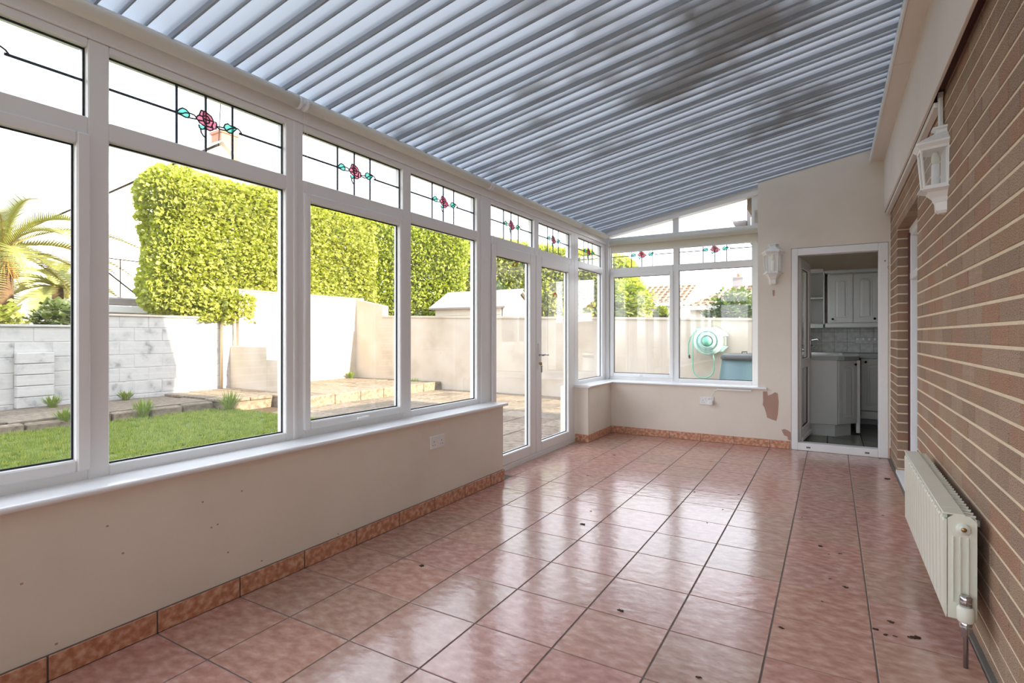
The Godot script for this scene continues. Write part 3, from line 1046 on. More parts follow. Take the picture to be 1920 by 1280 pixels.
func kitchen() -> void:
	var fl := thing("floor_kitchen", "grey-green tiled kitchen floor beyond the doorway", "floor", Vector3.ZERO, 0.0, "", "structure")
	boxpart(fl, "bed", M.seal, Vector3(-0.6, -0.17, -6.26), Vector3(2.7, 0.026, -8.45))
	var xs := [-0.6, -0.36, -0.04, 0.28, 0.60, 0.92, 1.24]
	for i in xs.size() - 1:
		for j in 7:
			boxpart(fl, "tile", M.kitchen_tile, Vector3(xs[i] + 0.004, 0.02, -6.265 - j * 0.32), Vector3(xs[i + 1] - 0.004, 0.03, -6.265 - (j + 1) * 0.32 + 0.008), 0.001)
	var wb := thing("wall_kitchen_back", "dim kitchen back wall above the cupboards", "wall", Vector3.ZERO, 0.0, "", "structure")
	boxpart(wb, "back_wall", M.plaster, Vector3(-0.7, -0.17, -8.36), Vector3(2.9, 2.5, -8.6))
	var we := thing("wall_kitchen_end", "plain kitchen side wall out of sight beyond the doorway", "wall", Vector3.ZERO, 0.0, "", "structure")
	boxpart(we, "end_wall", M.plaster, Vector3(2.6, -0.17, -6.3), Vector3(2.9, 2.5, -8.4))
	var wd := thing("wall_kitchen_front", "plain dividing wall between kitchen and brick wall", "wall", Vector3.ZERO, 0.0, "", "structure")
	boxpart(wd, "dividing_wall", M.plaster, Vector3(0.74, -0.17, -6.16), Vector3(2.9, 2.5, -6.40))
	# outer wall round the added window
	var wk := thing("wall_kitchen_outer", "kitchen outer wall round the added window", "wall", Vector3.ZERO, 0.0, "", "structure")
	boxpart(wk, "outer_wall", M.plaster, Vector3(-0.72, -0.17, -6.42), Vector3(-0.55, 1.0, -8.4))
	boxpart(wk, "outer_wall", M.plaster, Vector3(-0.72, 2.05, -6.42), Vector3(-0.55, 2.5, -8.4))
	boxpart(wk, "outer_wall", M.plaster, Vector3(-0.72, 1.0, -6.42), Vector3(-0.55, 2.05, -6.75))
	boxpart(wk, "outer_wall", M.plaster, Vector3(-0.72, 1.0, -7.85), Vector3(-0.55, 2.05, -8.4))
	var ck := thing("ceiling_kitchen", "plain white kitchen ceiling", "ceiling", Vector3.ZERO, 0.0, "", "structure")
	boxpart(ck, "board", M.board, Vector3(-0.72, 2.36, -6.40), Vector3(2.9, 2.5, -8.6))
	var kw := thing("window_7", "white unseen window added in the kitchen side wall for daylight", "window", Vector3.ZERO, 0.0, "", "structure")  # unseen opening added to let daylight into the kitchen
	boxpart(kw, "pane", M.glass, Vector3(-0.65, 1.0, -6.75), Vector3(-0.646, 2.05, -7.85))
	boxpart(kw, "mullion", M.upvc, Vector3(-0.68, 1.0, -7.27), Vector3(-0.62, 2.05, -7.33), 0.004)
	for y in [1.0, 2.0]:
		boxpart(kw, "rail", M.upvc, Vector3(-0.68, y, -6.75), Vector3(-0.62, y + 0.05, -7.85), 0.004)
	# tiled splashback
	var tp := thing("splashback", "grey wall tiles between worktop and wall cupboards", "tiling", Vector3(0, 0, -8.358))
	boxpart(tp, "grout_bed", M.grout, Vector3(-0.55, 0.92, -0.001), Vector3(1.2, 1.32, 0.002))
	for i in 12:
		for j in 3:
			boxpart(tp, "tile", M.wall_tile, Vector3(-0.55 + i * 0.145, 0.925 + j * 0.135, 0.0), Vector3(-0.55 + i * 0.145 + 0.142, 0.925 + j * 0.135 + 0.132, 0.006), 0.001)
	# wall cupboard
	var wc := thing("wall_cupboard", "pale grey wall cupboard with two raised-panel doors", "cupboard", Vector3(-0.046, 1.29, -8.355))
	boxpart(wc, "carcass", M.cabinet, Vector3(0.0, 0.0, 0.0), Vector3(1.06, 0.66, 0.275), 0.002)
	boxpart(wc, "cornice", M.cabinet, Vector3(-0.03, 0.645, 0.0), Vector3(1.06, 0.69, 0.325), 0.012)
	boxpart(wc, "light_pelmet", M.cabinet, Vector3(-0.025, -0.045, 0.0), Vector3(1.06, 0.012, 0.312), 0.008)
	for k in 4:
		panel_door(wc, "cupboard_door", 0.254, 0.61, Vector2(0.035 if k % 2 == 0 else 0.219, 0.045), Transform3D(Basis(), Vector3(0.022 + k * 0.262, 0.02, 0.296)))
	# open end shelves with a rounded front
	var os := thing("open_shelf_unit", "pale grey open rounded shelves beside the wall cupboard", "shelves", Vector3(-0.30, 1.29, -8.355))
	boxpart(os, "back_panel", M.cabinet, Vector3(0.0, 0.0, 0.0), Vector3(0.22, 0.68, 0.012))
	boxpart(os, "side_panel", M.cabinet, Vector3(0.205, 0.0, 0.0), Vector3(0.222, 0.68, 0.29), 0.002)
	for y in [0.0, 0.33, 0.665]:
		var pts := PackedVector2Array([Vector2(0.205, 0.0), Vector2(0.205, 0.285)])
		for k in 7:
			var a := PI / 2 * k / 6.0
			pts.append(Vector2(0.15 - 0.15 * sin(a), 0.15 + 0.135 * cos(a)))
		pts.append(Vector2(0, 0))
		var st := S()
		prism(st, pts, Vector3(0, y - (0.045 if y == 0.0 else 0.0), 0), Vector3.RIGHT, Vector3(0, 0, 1), Vector3(0, 0.05 if y != 0.33 else 0.018, 0))
		put(st, "shelf", M.cabinet, os)
	# peninsula base unit with an angled door
	var pb := thing("base_cupboard", "pale grey base cupboard with an angled corner door under the worktop", "cupboard", Vector3(0, 0.03, 0))
	var st := S()
	prism(st, PackedVector2Array([Vector2(-0.545, -6.99), Vector2(0.055, -6.99), Vector2(0.232, -7.20), Vector2(0.232, -7.70), Vector2(-0.545, -7.70)]), Vector3(0, 0.135, 0), Vector3.RIGHT, Vector3(0, 0, 1), Vector3(0, 0.71, 0))
	put(st, "carcass", M.cabinet, pb)
	st = S()
	prism(st, PackedVector2Array([Vector2(-0.545, -7.01), Vector2(0.03, -7.01), Vector2(0.185, -7.21), Vector2(0.185, -7.70), Vector2(-0.545, -7.70)]), Vector3(0, 0.0, 0), Vector3.RIGHT, Vector3(0, 0, 1), Vector3(0, 0.135, 0))
	put(st, "plinth", M.cabinet, pb)
	boxpart(pb, "end_panel", M.cabinet, Vector3(-0.545, 0.132, -6.972), Vector3(0.052, 0.846, -6.99), 0.003)
	var dirn := Vector3(0.232 - 0.055, 0, -7.20 + 6.99)
	var bas := Basis(dirn.normalized(), Vector3.UP, dirn.normalized().cross(Vector3.UP))
	panel_door(pb, "angled_door", dirn.length() - 0.006, 0.70, Vector2(0.225, 0.655), Transform3D(bas, Vector3(0.057, 0.14, -6.992) + bas.z * 0.018))
	var wa := thing("washing_machine", "white appliance side standing behind the angled kitchen cupboard", "appliance", Vector3(0, 0.03, 0))
	boxpart(wa, "body", M.white_gloss, Vector3(0.236, 0.02, -7.24), Vector3(0.276, 0.84, -7.745), 0.006)
	boxpart(wa, "foot", M.black, Vector3(0.24, 0.0, -7.26), Vector3(0.27, 0.02, -7.30))
	var wt := thing("worktop", "grey laminate kitchen worktop turning along the back wall", "worktop", Vector3(0, 0.876, 0))
	st = S()
	prism(st, PackedVector2Array([Vector2(-0.55, -6.955), Vector2(0.06, -6.955), Vector2(0.12, -6.975), Vector2(0.255, -7.16), Vector2(0.265, -7.20), Vector2(0.285, -7.74), Vector2(2.5, -7.74), Vector2(2.5, -8.355), Vector2(-0.55, -8.355)]), Vector3.ZERO, Vector3.RIGHT, Vector3(0, 0, 1), Vector3(0, 0.042, 0))
	put(st, "slab", M.worktop, wt)
	var bb := thing("base_cupboard", "pale grey base cupboard at the back of the kitchen over a deep toe recess", "cupboard", Vector3(0.30, 0.03, -7.76))
	boxpart(bb, "carcass", M.cabinet, Vector3(0.0, 0.215, -0.58), Vector3(1.6, 0.846, -0.018))
	boxpart(bb, "plinth", M.cabinet, Vector3(0.0, 0.0, -0.58), Vector3(1.6, 0.12, -0.42))
	boxpart(bb, "bottom_rail", M.cabinet, Vector3(0.0, 0.12, -0.1), Vector3(1.6, 0.21, -0.004), 0.003)
	for k in 3:
		panel_door(bb, "cupboard_door", 0.39, 0.62, Vector2(0.045, 0.58), Transform3D(Basis(), Vector3(0.005 + k * 0.4, 0.22, 0.0)))
	# sink, tap, sockets
	var sk := thing("sink", "white sink bowl let into the kitchen worktop", "sink", Vector3(-0.16, 0.919, -7.42))
	st = S(true)
	bars(st, -0.27, 0.27, -0.0, 0.02, 0.01, -0.2, -0.19)
	box(st, Vector3(-0.27, 0.0, -0.2), Vector3(0.27, 0.012, -0.17), 0.004)
	box(st, Vector3(-0.27, 0.0, 0.17), Vector3(0.27, 0.012, 0.2), 0.004)
	box(st, Vector3(-0.27, 0.0, -0.17), Vector3(-0.24, 0.012, 0.17), 0.004)
	box(st, Vector3(0.24, 0.0, -0.17), Vector3(0.27, 0.012, 0.17), 0.004)
	put(st, "rim", M.white_gloss, sk)
	var tp2 := thing("mixer_tap", "chrome kitchen mixer tap by the sink", "tap", Vector3(-0.27, 0.919, -7.69))
	st = S(true)
	tube(st, [Vector3(0, 0, 0), Vector3(0, 0.10, 0), Vector3(0.02, 0.15, 0.02), Vector3(0.06, 0.17, 0.05), Vector3(0.12, 0.18, 0.10), Vector3(0.14, 0.17, 0.12)], 0.008, 10)
	put(st, "spout", M.chrome, tp2)
	st = S(true)
	tube(st, [Vector3(-0.06, 0.05, 0), Vector3(0.06, 0.05, 0)], 0.012, 10)
	put(st, "lever", M.chrome, tp2)
	var ws := thing("wall_socket", "row of white kitchen sockets on the tiled splashback", "socket", Vector3(0.36, 1.08, -8.352))
	boxpart(ws, "plate", M.wall_tile, Vector3(-0.10, -0.042, 0.0), Vector3(0.16, 0.042, 0.014), 0.004)
	for k in 4:
		boxpart(ws, "rocker", M.white_gloss, Vector3(-0.085 + k * 0.063, 0.005, 0.014), Vector3(-0.06 + k * 0.063, 0.032, 0.019), 0.002)
	# door leaf standing open into the kitchen
	var dl := thing("door_5", "white half-glazed kitchen door leaf standing open inwards", "door", Vector3(-0.272, 0.045, -6.275), 1.474, "", "structure")
	st = S()
	var L := 0.69
	var H := 1.90
	box(st, Vector3(0, 0, -0.05), Vector3(0.10, H, 0.0), 0.005)
	box(st, Vector3(L - 0.10, 0, -0.05), Vector3(L, H, 0.0), 0.005)
	box(st, Vector3(0.10, H - 0.10, -0.05), Vector3(L - 0.10, H, 0.0), 0.005)
	box(st, Vector3(0.10, 0, -0.05), Vector3(L - 0.10, 0.14, 0.0), 0.005)
	box(st, Vector3(0.10, 0.76, -0.05), Vector3(L - 0.10, 0.86, 0.0), 0.005)
	put(st, "leaf_frame", M.upvc, dl)
	boxpart(dl, "pane", M.glass, Vector3(0.095, 0.85, -0.027), Vector3(L - 0.095, H - 0.09, -0.023))
	boxpart(dl, "lower_pane", M.glass, Vector3(0.095, 0.13, -0.027), Vector3(L - 0.095, 0.77, -0.023))
	gasket(dl, 0.10, L - 0.10, 0.86, H - 0.10, -0.022)
	gasket(dl, 0.10, L - 0.10, 0.14, 0.76, -0.022)
	boxpart(dl, "weather_bar", M.upvc, Vector3(0.02, 0.02, 0.0), Vector3(L - 0.02, 0.06, 0.02), 0.006)
	st = S(true)
	box(st, Vector3(L - 0.065, 0.85, 0.0), Vector3(L - 0.030, 1.10, 0.014), 0.004)
	tube(st, [Vector3(L - 0.047, 0.99, 0.0), Vector3(L - 0.047, 0.99, 0.05), Vector3(L - 0.07, 0.99, 0.055), Vector3(L - 0.17, 0.985, 0.055)], 0.009, 10)
	put(st, "lever_handle", M.chrome, dl)
	# room behind the house door: plain dark walls
	var hr := thing("wall_house_room", "dim room walls behind the glazed house door", "wall", Vector3.ZERO, 0.0, "", "structure")
	boxpart(hr, "back_wall", M.board, Vector3(2.3, -0.17, -3.8), Vector3(2.5, 2.9, -6.0))
	boxpart(hr, "side_wall", M.board, Vector3(0.58, -0.17, -3.9), Vector3(2.5, 2.9, -4.0))
	boxpart(hr, "side_wall", M.board, Vector3(0.58, -0.17, -5.9), Vector3(2.5, 2.9, -6.0))
	boxpart(hr, "floor", M.board, Vector3(0.60, -0.17, -3.9), Vector3(2.5, 0.02, -6.0))
	boxpart(hr, "ceiling", M.board, Vector3(0.58, 2.5, -3.9), Vector3(2.5, 2.9, -6.0))


# the house itself stands out of the frame and shades the near garden and the roof
func house_mass() -> void:
	var h := thing("wall_house", "tall brick house behind the conservatory, outside the view", "house", Vector3.ZERO, 0.0, "", "structure")
	boxpart(h, "upper_wall", M.brick_1, Vector3(0.48, 2.98, 9.0), Vector3(8.6, 5.35, -6.35))
	boxpart(h, "lower_wall", M.brick_1, Vector3(2.9, -0.2, 9.0), Vector3(8.6, 2.98, -6.35))
	boxpart(h, "lower_wall", M.brick_1, Vector3(0.575, -0.2, 1.3), Vector3(2.9, 2.98, -3.8))
	var st := S()
	prism(st, PackedVector2Array([Vector2(0.1, 5.2), Vector2(0.1, 5.36), Vector2(4.55, 8.4), Vector2(9.0, 5.36), Vector2(9.0, 5.2)]), Vector3(0, 0, 9.3), Vector3.RIGHT, Vector3.UP, Vector3(0, 0, -16.1))
	put(st, "tiled_roof", M.roof_tile, h)
	# low kitchen extension with its eaves
	var k := thing("wall_extension", "eaves of the low kitchen extension outside the end window", "eaves", Vector3.ZERO, 0.0, "", "structure")
	boxpart(k, "roof_slab", M.roof_tile, Vector3(-0.80, 2.53, -6.46), Vector3(3.2, 2.74, -8.9))
	boxpart(k, "fascia_board", M.shed_roof, Vector3(-0.87, 2.44, -7.0), Vector3(-0.80, 2.70, -8.9), 0.004)
	boxpart(k, "soffit_box", M.upvc, Vector3(-0.82, 2.42, -6.9), Vector3(-0.72, 2.53, -8.9), 0.004)
	st = S(true)
	var pts := PackedVector2Array()
	for i in 9:
		pts.append(Vector2(-0.945 + 0.075 * cos(PI + PI * i / 8.0), 2.51 + 0.085 * sin(PI + PI * i / 8.0)))
	prism(st, pts, Vector3(0, 0, -6.95), Vector3.RIGHT, Vector3.UP, Vector3(0, 0, -2.0))
	put(st, "gutter", M.shed_roof, k)


# ==================================================================== garden ground
func slabs(parent: Node, x0: float, x1: float, z0: float, z1: float, y: float, sx: float, sz: float, jitter := 0.012) -> void:
	var nx := int(round((x1 - x0) / sx))
	var nz := int(round((z0 - z1) / sz))
	var w := (x1 - x0) / nx
	var d := (z0 - z1) / nz
	var st := S()
	box(st, Vector3(-w / 2 + 0.008, -0.05, -d / 2 + 0.008), Vector3(w / 2 - 0.008, 0.0, d / 2 - 0.008), 0.008)
	st.generate_normals()
	var m := st.commit()
	for i in nx:
		for j in nz:
			var b := Basis(Vector3(1, 0, 0), rng.randf_range(-jitter, jitter)) * Basis(Vector3(0, 0, 1), rng.randf_range(-jitter, jitter)) * Basis(Vector3.UP, rng.randf_range(-jitter, jitter))
			copy_of(m, "slab", M["slab_%d" % rng.randi_range(0, 2)], parent, Transform3D(b, Vector3(x0 + (i + 0.5) * w, y + rng.randf_range(-0.004, 0.004), z0 - (j + 0.5) * d)))


func garden_ground() -> void:
	var g := thing("floor_ground", "bare earth ground of the garden and the plots beyond", "ground", Vector3.ZERO, 0.0, "", "structure")
	boxpart(g, "earth", M.earth, Vector3(-60, -0.5, 20), Vector3(-2.58, -0.225, -60))
	boxpart(g, "earth", M.earth, Vector3(-2.58, -0.5, -6.44), Vector3(30, -0.225, -60))
	# low paving outside the doors and along the end wall
	var p := thing("floor_patio", "shaded grey paving outside the glazed doors", "paving", Vector3.ZERO, 0.0, "", "structure")
	slabs(p, -8.35, -2.62, -5.95, -10.72, -0.18, 0.60, 0.60)
	slabs(p, -4.2, -2.62, -3.4, -5.95, -0.18, 0.53, 0.60)
	slabs(p, -2.58, -0.75, -6.5, -8.9, -0.18, 0.6, 0.6)  # added unseen paving; its grey bounce keeps the kitchen light less brown
	slabs(p, -2.5, 0.4, -8.9, -10.72, -0.18, 0.6, 0.6)
	# raised sunny patio in the corner
	var r := thing("floor_raised_patio", "sunlit raised stone patio in the corner of the garden walls", "paving", Vector3.ZERO, 0.0, "", "structure")
	boxpart(r, "base", M.slab_1, Vector3(-11.4, -0.25, -6.72), Vector3(-8.40, -0.045, -10.74))
	boxpart(r, "base", M.slab_1, Vector3(-11.4, -0.25, -5.80), Vector3(-9.28, -0.045, -6.72))
	slabs(r, -11.3, -8.36, -6.70, -10.72, 0.0, 0.74, 0.67)
	slabs(r, -11.3, -9.24, -5.76, -6.70, 0.0, 0.69, 0.47)
	for k in 6:
		boxpart(r, "kerb_stone", M.slab_0, Vector3(-8.44, -0.20, -6.72 - k * 0.665), Vector3(-8.30, 0.012, -6.72 - (k + 1) * 0.665 + 0.012), 0.012)
	# old path in front of the block wall
	var o := thing("floor_path", "uneven grey crazy-paved path along the shaded block wall", "path", Vector3.ZERO, 0.0, "", "structure")
	slabs(o, -11.3, -9.75, 0.8, -5.74, -0.035, 0.78, 0.93, 0.022)
	for k in 12:
		var z := 0.6 - k * 0.53
		boxpart(o, "edging_stone", M["slab_%d" % (k % 3)], Vector3(-9.76, -0.2, z), Vector3(-9.60 + rng.randf_range(-0.03, 0.04), -0.06 + rng.randf_range(-0.03, 0.02), z - 0.5), 0.02)
	# lawn
	var lw := thing("lawn", "mown green lawn outside the long windows", "lawn")
	boxpart(lw, "turf", M.turf, Vector3(-9.58, -0.24, 1.5), Vector3(-2.62, -0.185, -5.93))
	var st := S()
	for k in 5:
		var a := TAU * k / 5.0 + 0.3
		var b := Vector3(cos(a), 0, sin(a))
		var s := Vector3(-b.z, 0, b.x) * 0.006
		tri(st, b * 0.006 + s, b * 0.006 - s, b * 0.03 + Vector3(0, 0.05, 0))
	st.generate_normals()
	var tuft := st.commit()
	var where := []
	var tints := []
	for i in 26000:
		var p3 := Vector3(rng.randf_range(-9.55, -3.6), -0.186, rng.randf_range(0.6, -5.9))
		var s := rng.randf_range(0.6, 1.25)
		where.append(Transform3D(Basis(Vector3.UP, rng.randf() * TAU).scaled(Vector3(s, s * rng.randf_range(0.6, 1.1), s)), p3))
		var k := rng.randf()
		tints.append(Color(0.16 + 0.18 * k, 0.23 + 0.14 * k, 0.05 + 0.045 * k))
	scatter(lw, "grass", tuft, M.grass, where, tints)


# ==================================================================== garden walls
func garden_walls() -> void:
	var w := thing("wall_garden_left", "whitewashed concrete block garden wall with mossy stains", "wall", Vector3.ZERO, 0.0, "", "structure")
	boxpart(w, "mortar", M.block_2, Vector3(-11.55, -0.25, 3.0), Vector3(-11.338, 1.29, -4.55))
	boxpart(w, "mortar", M.block_2, Vector3(-11.55, -0.25, -4.55), Vector3(-11.338, 1.52, -7.30))
	var st := S()
	box(st, Vector3(-0.1, -0.118, -0.245), Vector3(0.0, 0.118, 0.245), 0.006)
	st.generate_normals()
	var blk := st.commit()
	for r in 7:
		var y := -0.09 + r * 0.25
		for k in range(-1, 16):
			var z := -0.25 - k * 0.5 - (0.25 if r % 2 else 0.0)
			if z < -7.05 or (z > -4.55 and y > 1.25) or y > 1.48:
				continue
			copy_of(blk, "block", M["block_%d" % rng.randi_range(0, 2)], w, Transform3D(Basis(Vector3.UP, rng.randf_range(-0.006, 0.006)), Vector3(-11.332 + rng.randf_range(-0.003, 0.003), y, z)))
	boxpart(w, "coping", M.block_0, Vector3(-11.58, 1.285, 3.0), Vector3(-11.30, 1.325, -4.55), 0.008)
	boxpart(w, "coping", M.wall_paint, Vector3(-11.58, 1.50, -4.58), Vector3(-11.30, 1.54, -7.30), 0.008)
	# square buttress
	for r in 5:
		boxpart(w, "buttress_block", M["block_%d" % (r % 3)], Vector3(-11.33, -0.03 + r * 0.18, -3.50), Vector3(-11.21, -0.03 + r * 0.18 + 0.174, -3.99), 0.01)
	# stepped return wall
	var rw := thing("wall_garden_return", "low stepped painted wall standing out into the raised patio", "wall", Vector3.ZERO, 0.0, "", "structure")
	boxpart(rw, "render", M.wall_paint, Vector3(-11.34, -0.2, -7.15), Vector3(-10.07, 0.91, -7.32), 0.008)
	boxpart(rw, "render", M.wall_paint, Vector3(-10.07, -0.2, -7.15), Vector3(-9.60, 0.65, -7.32), 0.008)
	# tall side wall behind it
	var c := thing("wall_garden_side", "high white painted side wall at the back of the sunny patio", "wall", Vector3.ZERO, 0.0, "", "structure")
	boxpart(c, "render", M.wall_paint, Vector3(-11.55, -0.2, -7.30), Vector3(-11.25, 2.13, -11.0))
	boxpart(c, "coping", M.wall_paint, Vector3(-11.58, 2.13, -7.28), Vector3(-11.22, 2.165, -11.0), 0.008)
	# end wall
	var e := thing("wall_garden_end", "pale rendered end wall of the garden with a low coping", "wall", Vector3.ZERO, 0.0, "", "structure")
	st = S()
	prism(st, PackedVector2Array([Vector2(-11.3, -0.25), Vector2(1.5, -0.25), Vector2(1.5, 1.36), Vector2(-10.28, 1.63), Vector2(-10.28, 1.93), Vector2(-11.3, 2.13)]), Vector3(0, 0, -10.73), Vector3.RIGHT, Vector3.UP, Vector3(0, 0, -0.22))
	put(st, "render", M.wall_paint, e)
	st = S()
	prism(st, PackedVector2Array([Vector2(1.5, 1.355), Vector2(1.5, 1.40), Vector2(-10.28, 1.67), Vector2(-10.28, 1.625)]), Vector3(0, 0, -10.70), Vector3.RIGHT, Vector3.UP, Vector3(0, 0, -0.28))
	put(st, "coping", M.wall_paint, e)


# ==================================================================== fittings in the room
# half-hexagon lantern standing off a wall: x across, y up, z out of the wall
func ring(a: float, b: float, d: float, y: float) -> Array:
	return [Vector3(-a, y, 0), Vector3(-b, y, d), Vector3(b, y, d), Vector3(a, y, 0)]


func loft(st: SurfaceTool, rings: Array) -> void:
	for i in rings.size() - 1:
		var p: Array = rings[i]
		var q: Array = rings[i + 1]
		var c := Vector3(0, (p[0].y + q[0].y) / 2.0, 0.01)
		for k in 3:
			quad(st, p[k], p[k + 1], q[k + 1], q[k], c)
	for e in [0, rings.size() - 1]:
		var p: Array = rings[e]
		var c := Vector3(0, p[0].y + (0.01 if e == 0 else -0.01), 0.01)
		tria(st, p[0], p[1], p[2], c)
		tria(st, p[0], p[2], p[3], c)


func lantern(label: String, at: Vector3, turn: float) -> void:
	var o := thing("wall_lantern", label, "wall lamp", at, turn, "white half-hexagon wall lanterns")
	boxpart(o, "back_plate", M.white_gloss, Vector3(-0.075, 0.10, 0.0), Vector3(0.075, 0.335, 0.010), 0.003)
	var st := S()
	loft(st, [ring(0.030, 0.018, 0.028, 0.0), ring(0.040, 0.024, 0.040, 0.012), ring(0.042, 0.025, 0.042, 0.05), ring(0.045, 0.027, 0.045, 0.056), ring(0.052, 0.032, 0.052, 0.075), ring(0.072, 0.043, 0.074, 0.10), ring(0.096, 0.056, 0.106, 0.112), ring(0.096, 0.056, 0.106, 0.118)])
	put(st, "tail_bracket", M.white_gloss, o)
	st = S()
	loft(st, [ring(0.082, 0.048, 0.092, 0.118), ring(0.082, 0.048, 0.092, 0.132)])
	put(st, "base_rail", M.white_gloss, o)
	st = S()
	loft(st, [ring(0.094, 0.055, 0.106, 0.300), ring(0.098, 0.057, 0.110, 0.318)])
	put(st, "top_rail", M.white_gloss, o)
	var roofm := [ring(0.098, 0.057, 0.110, 0.312), ring(0.112, 0.064, 0.124, 0.326), ring(0.112, 0.064, 0.124, 0.334), ring(0.086, 0.050, 0.096, 0.352), ring(0.052, 0.030, 0.054, 0.376), ring(0.040, 0.024, 0.042, 0.384), ring(0.040, 0.024, 0.042, 0.398), ring(0.052, 0.030, 0.054, 0.405), ring(0.052, 0.030, 0.054, 0.412), ring(0.030, 0.018, 0.030, 0.418)]
	st = S()
	loft(st, roofm)
	put(st, "roof", M.white_gloss, o)
	var p := ring(0.078, 0.045, 0.088, 0.125)
	var q := ring(0.090, 0.052, 0.102, 0.310)
	for k in 4:
		st = S()
		tube(st, [p[k], q[k]], 0.0055, 6)
		put(st, "corner_bar", M.white_gloss, o)
	for k in 3:
		st = S()
		var a: Vector3 = p[k]
		var b: Vector3 = p[k + 1]
		var n := (b - a).cross(Vector3.UP).normalized() * 0.0015
		quad(st, a + n, b + n, q[k + 1] + n, q[k] + n, Vector3(0, 0.2, 0.02))
		quad(st, a - n, b - n, q[k + 1] - n, q[k] - n, (a + b) / 2.0 + n * 20.0)
		put(st, "pane", M.glass, o)
	st = S(true)
	lathe(st, [Vector2(0, 0), Vector2(0.017, 0), Vector2(0.017, 0.11), Vector2(0.012, 0.115), Vector2(0, 0.115)], Vector3(0, 0.128, 0.04), Vector3.UP, 12)
	put(st, "lamp_holder", M.white_gloss, o)
	st = S(true)
	lathe(st, [Vector2(0, 0), Vector2(0.014, 0), Vector2(0.017, 0.015), Vector2(0.017, 0.03), Vector2(0.010, 0.055), Vector2(0, 0.06)], Vector3(0, 0.243, 0.04), Vector3.UP, 12)
	put(st, "unlit_bulb", M.cream, o)


func socket(called: String, label: String, at: Vector3, turn: float) -> Node3D:
	var o := thing(called, label, "socket", at, turn)
	boxpart(o, "plate", M.white_gloss, Vector3(-0.073, -0.043, 0.0), Vector3(0.073, 0.043, 0.010), 0.004)
	for s in [-1, 1]:
		boxpart(o, "rocker", M.white_gloss, Vector3(s * 0.018 - 0.007, 0.014, 0.010), Vector3(s * 0.018 + 0.007, 0.034, 0.015), 0.002)
		var st := S()
		box(st, Vector3(s * 0.04 - 0.002, 0.000, 0.0098), Vector3(s * 0.04 + 0.002, 0.009, 0.0104))
		box(st, Vector3(s * 0.04 - 0.013, -0.020, 0.0098), Vector3(s * 0.04 - 0.007, -0.016, 0.0104))
		box(st, Vector3(s * 0.04 + 0.007, -0.020, 0.0098), Vector3(s * 0.04 + 0.013, -0.016, 0.0104))
		put(st, "pin_holes", M.black, o)
	return o


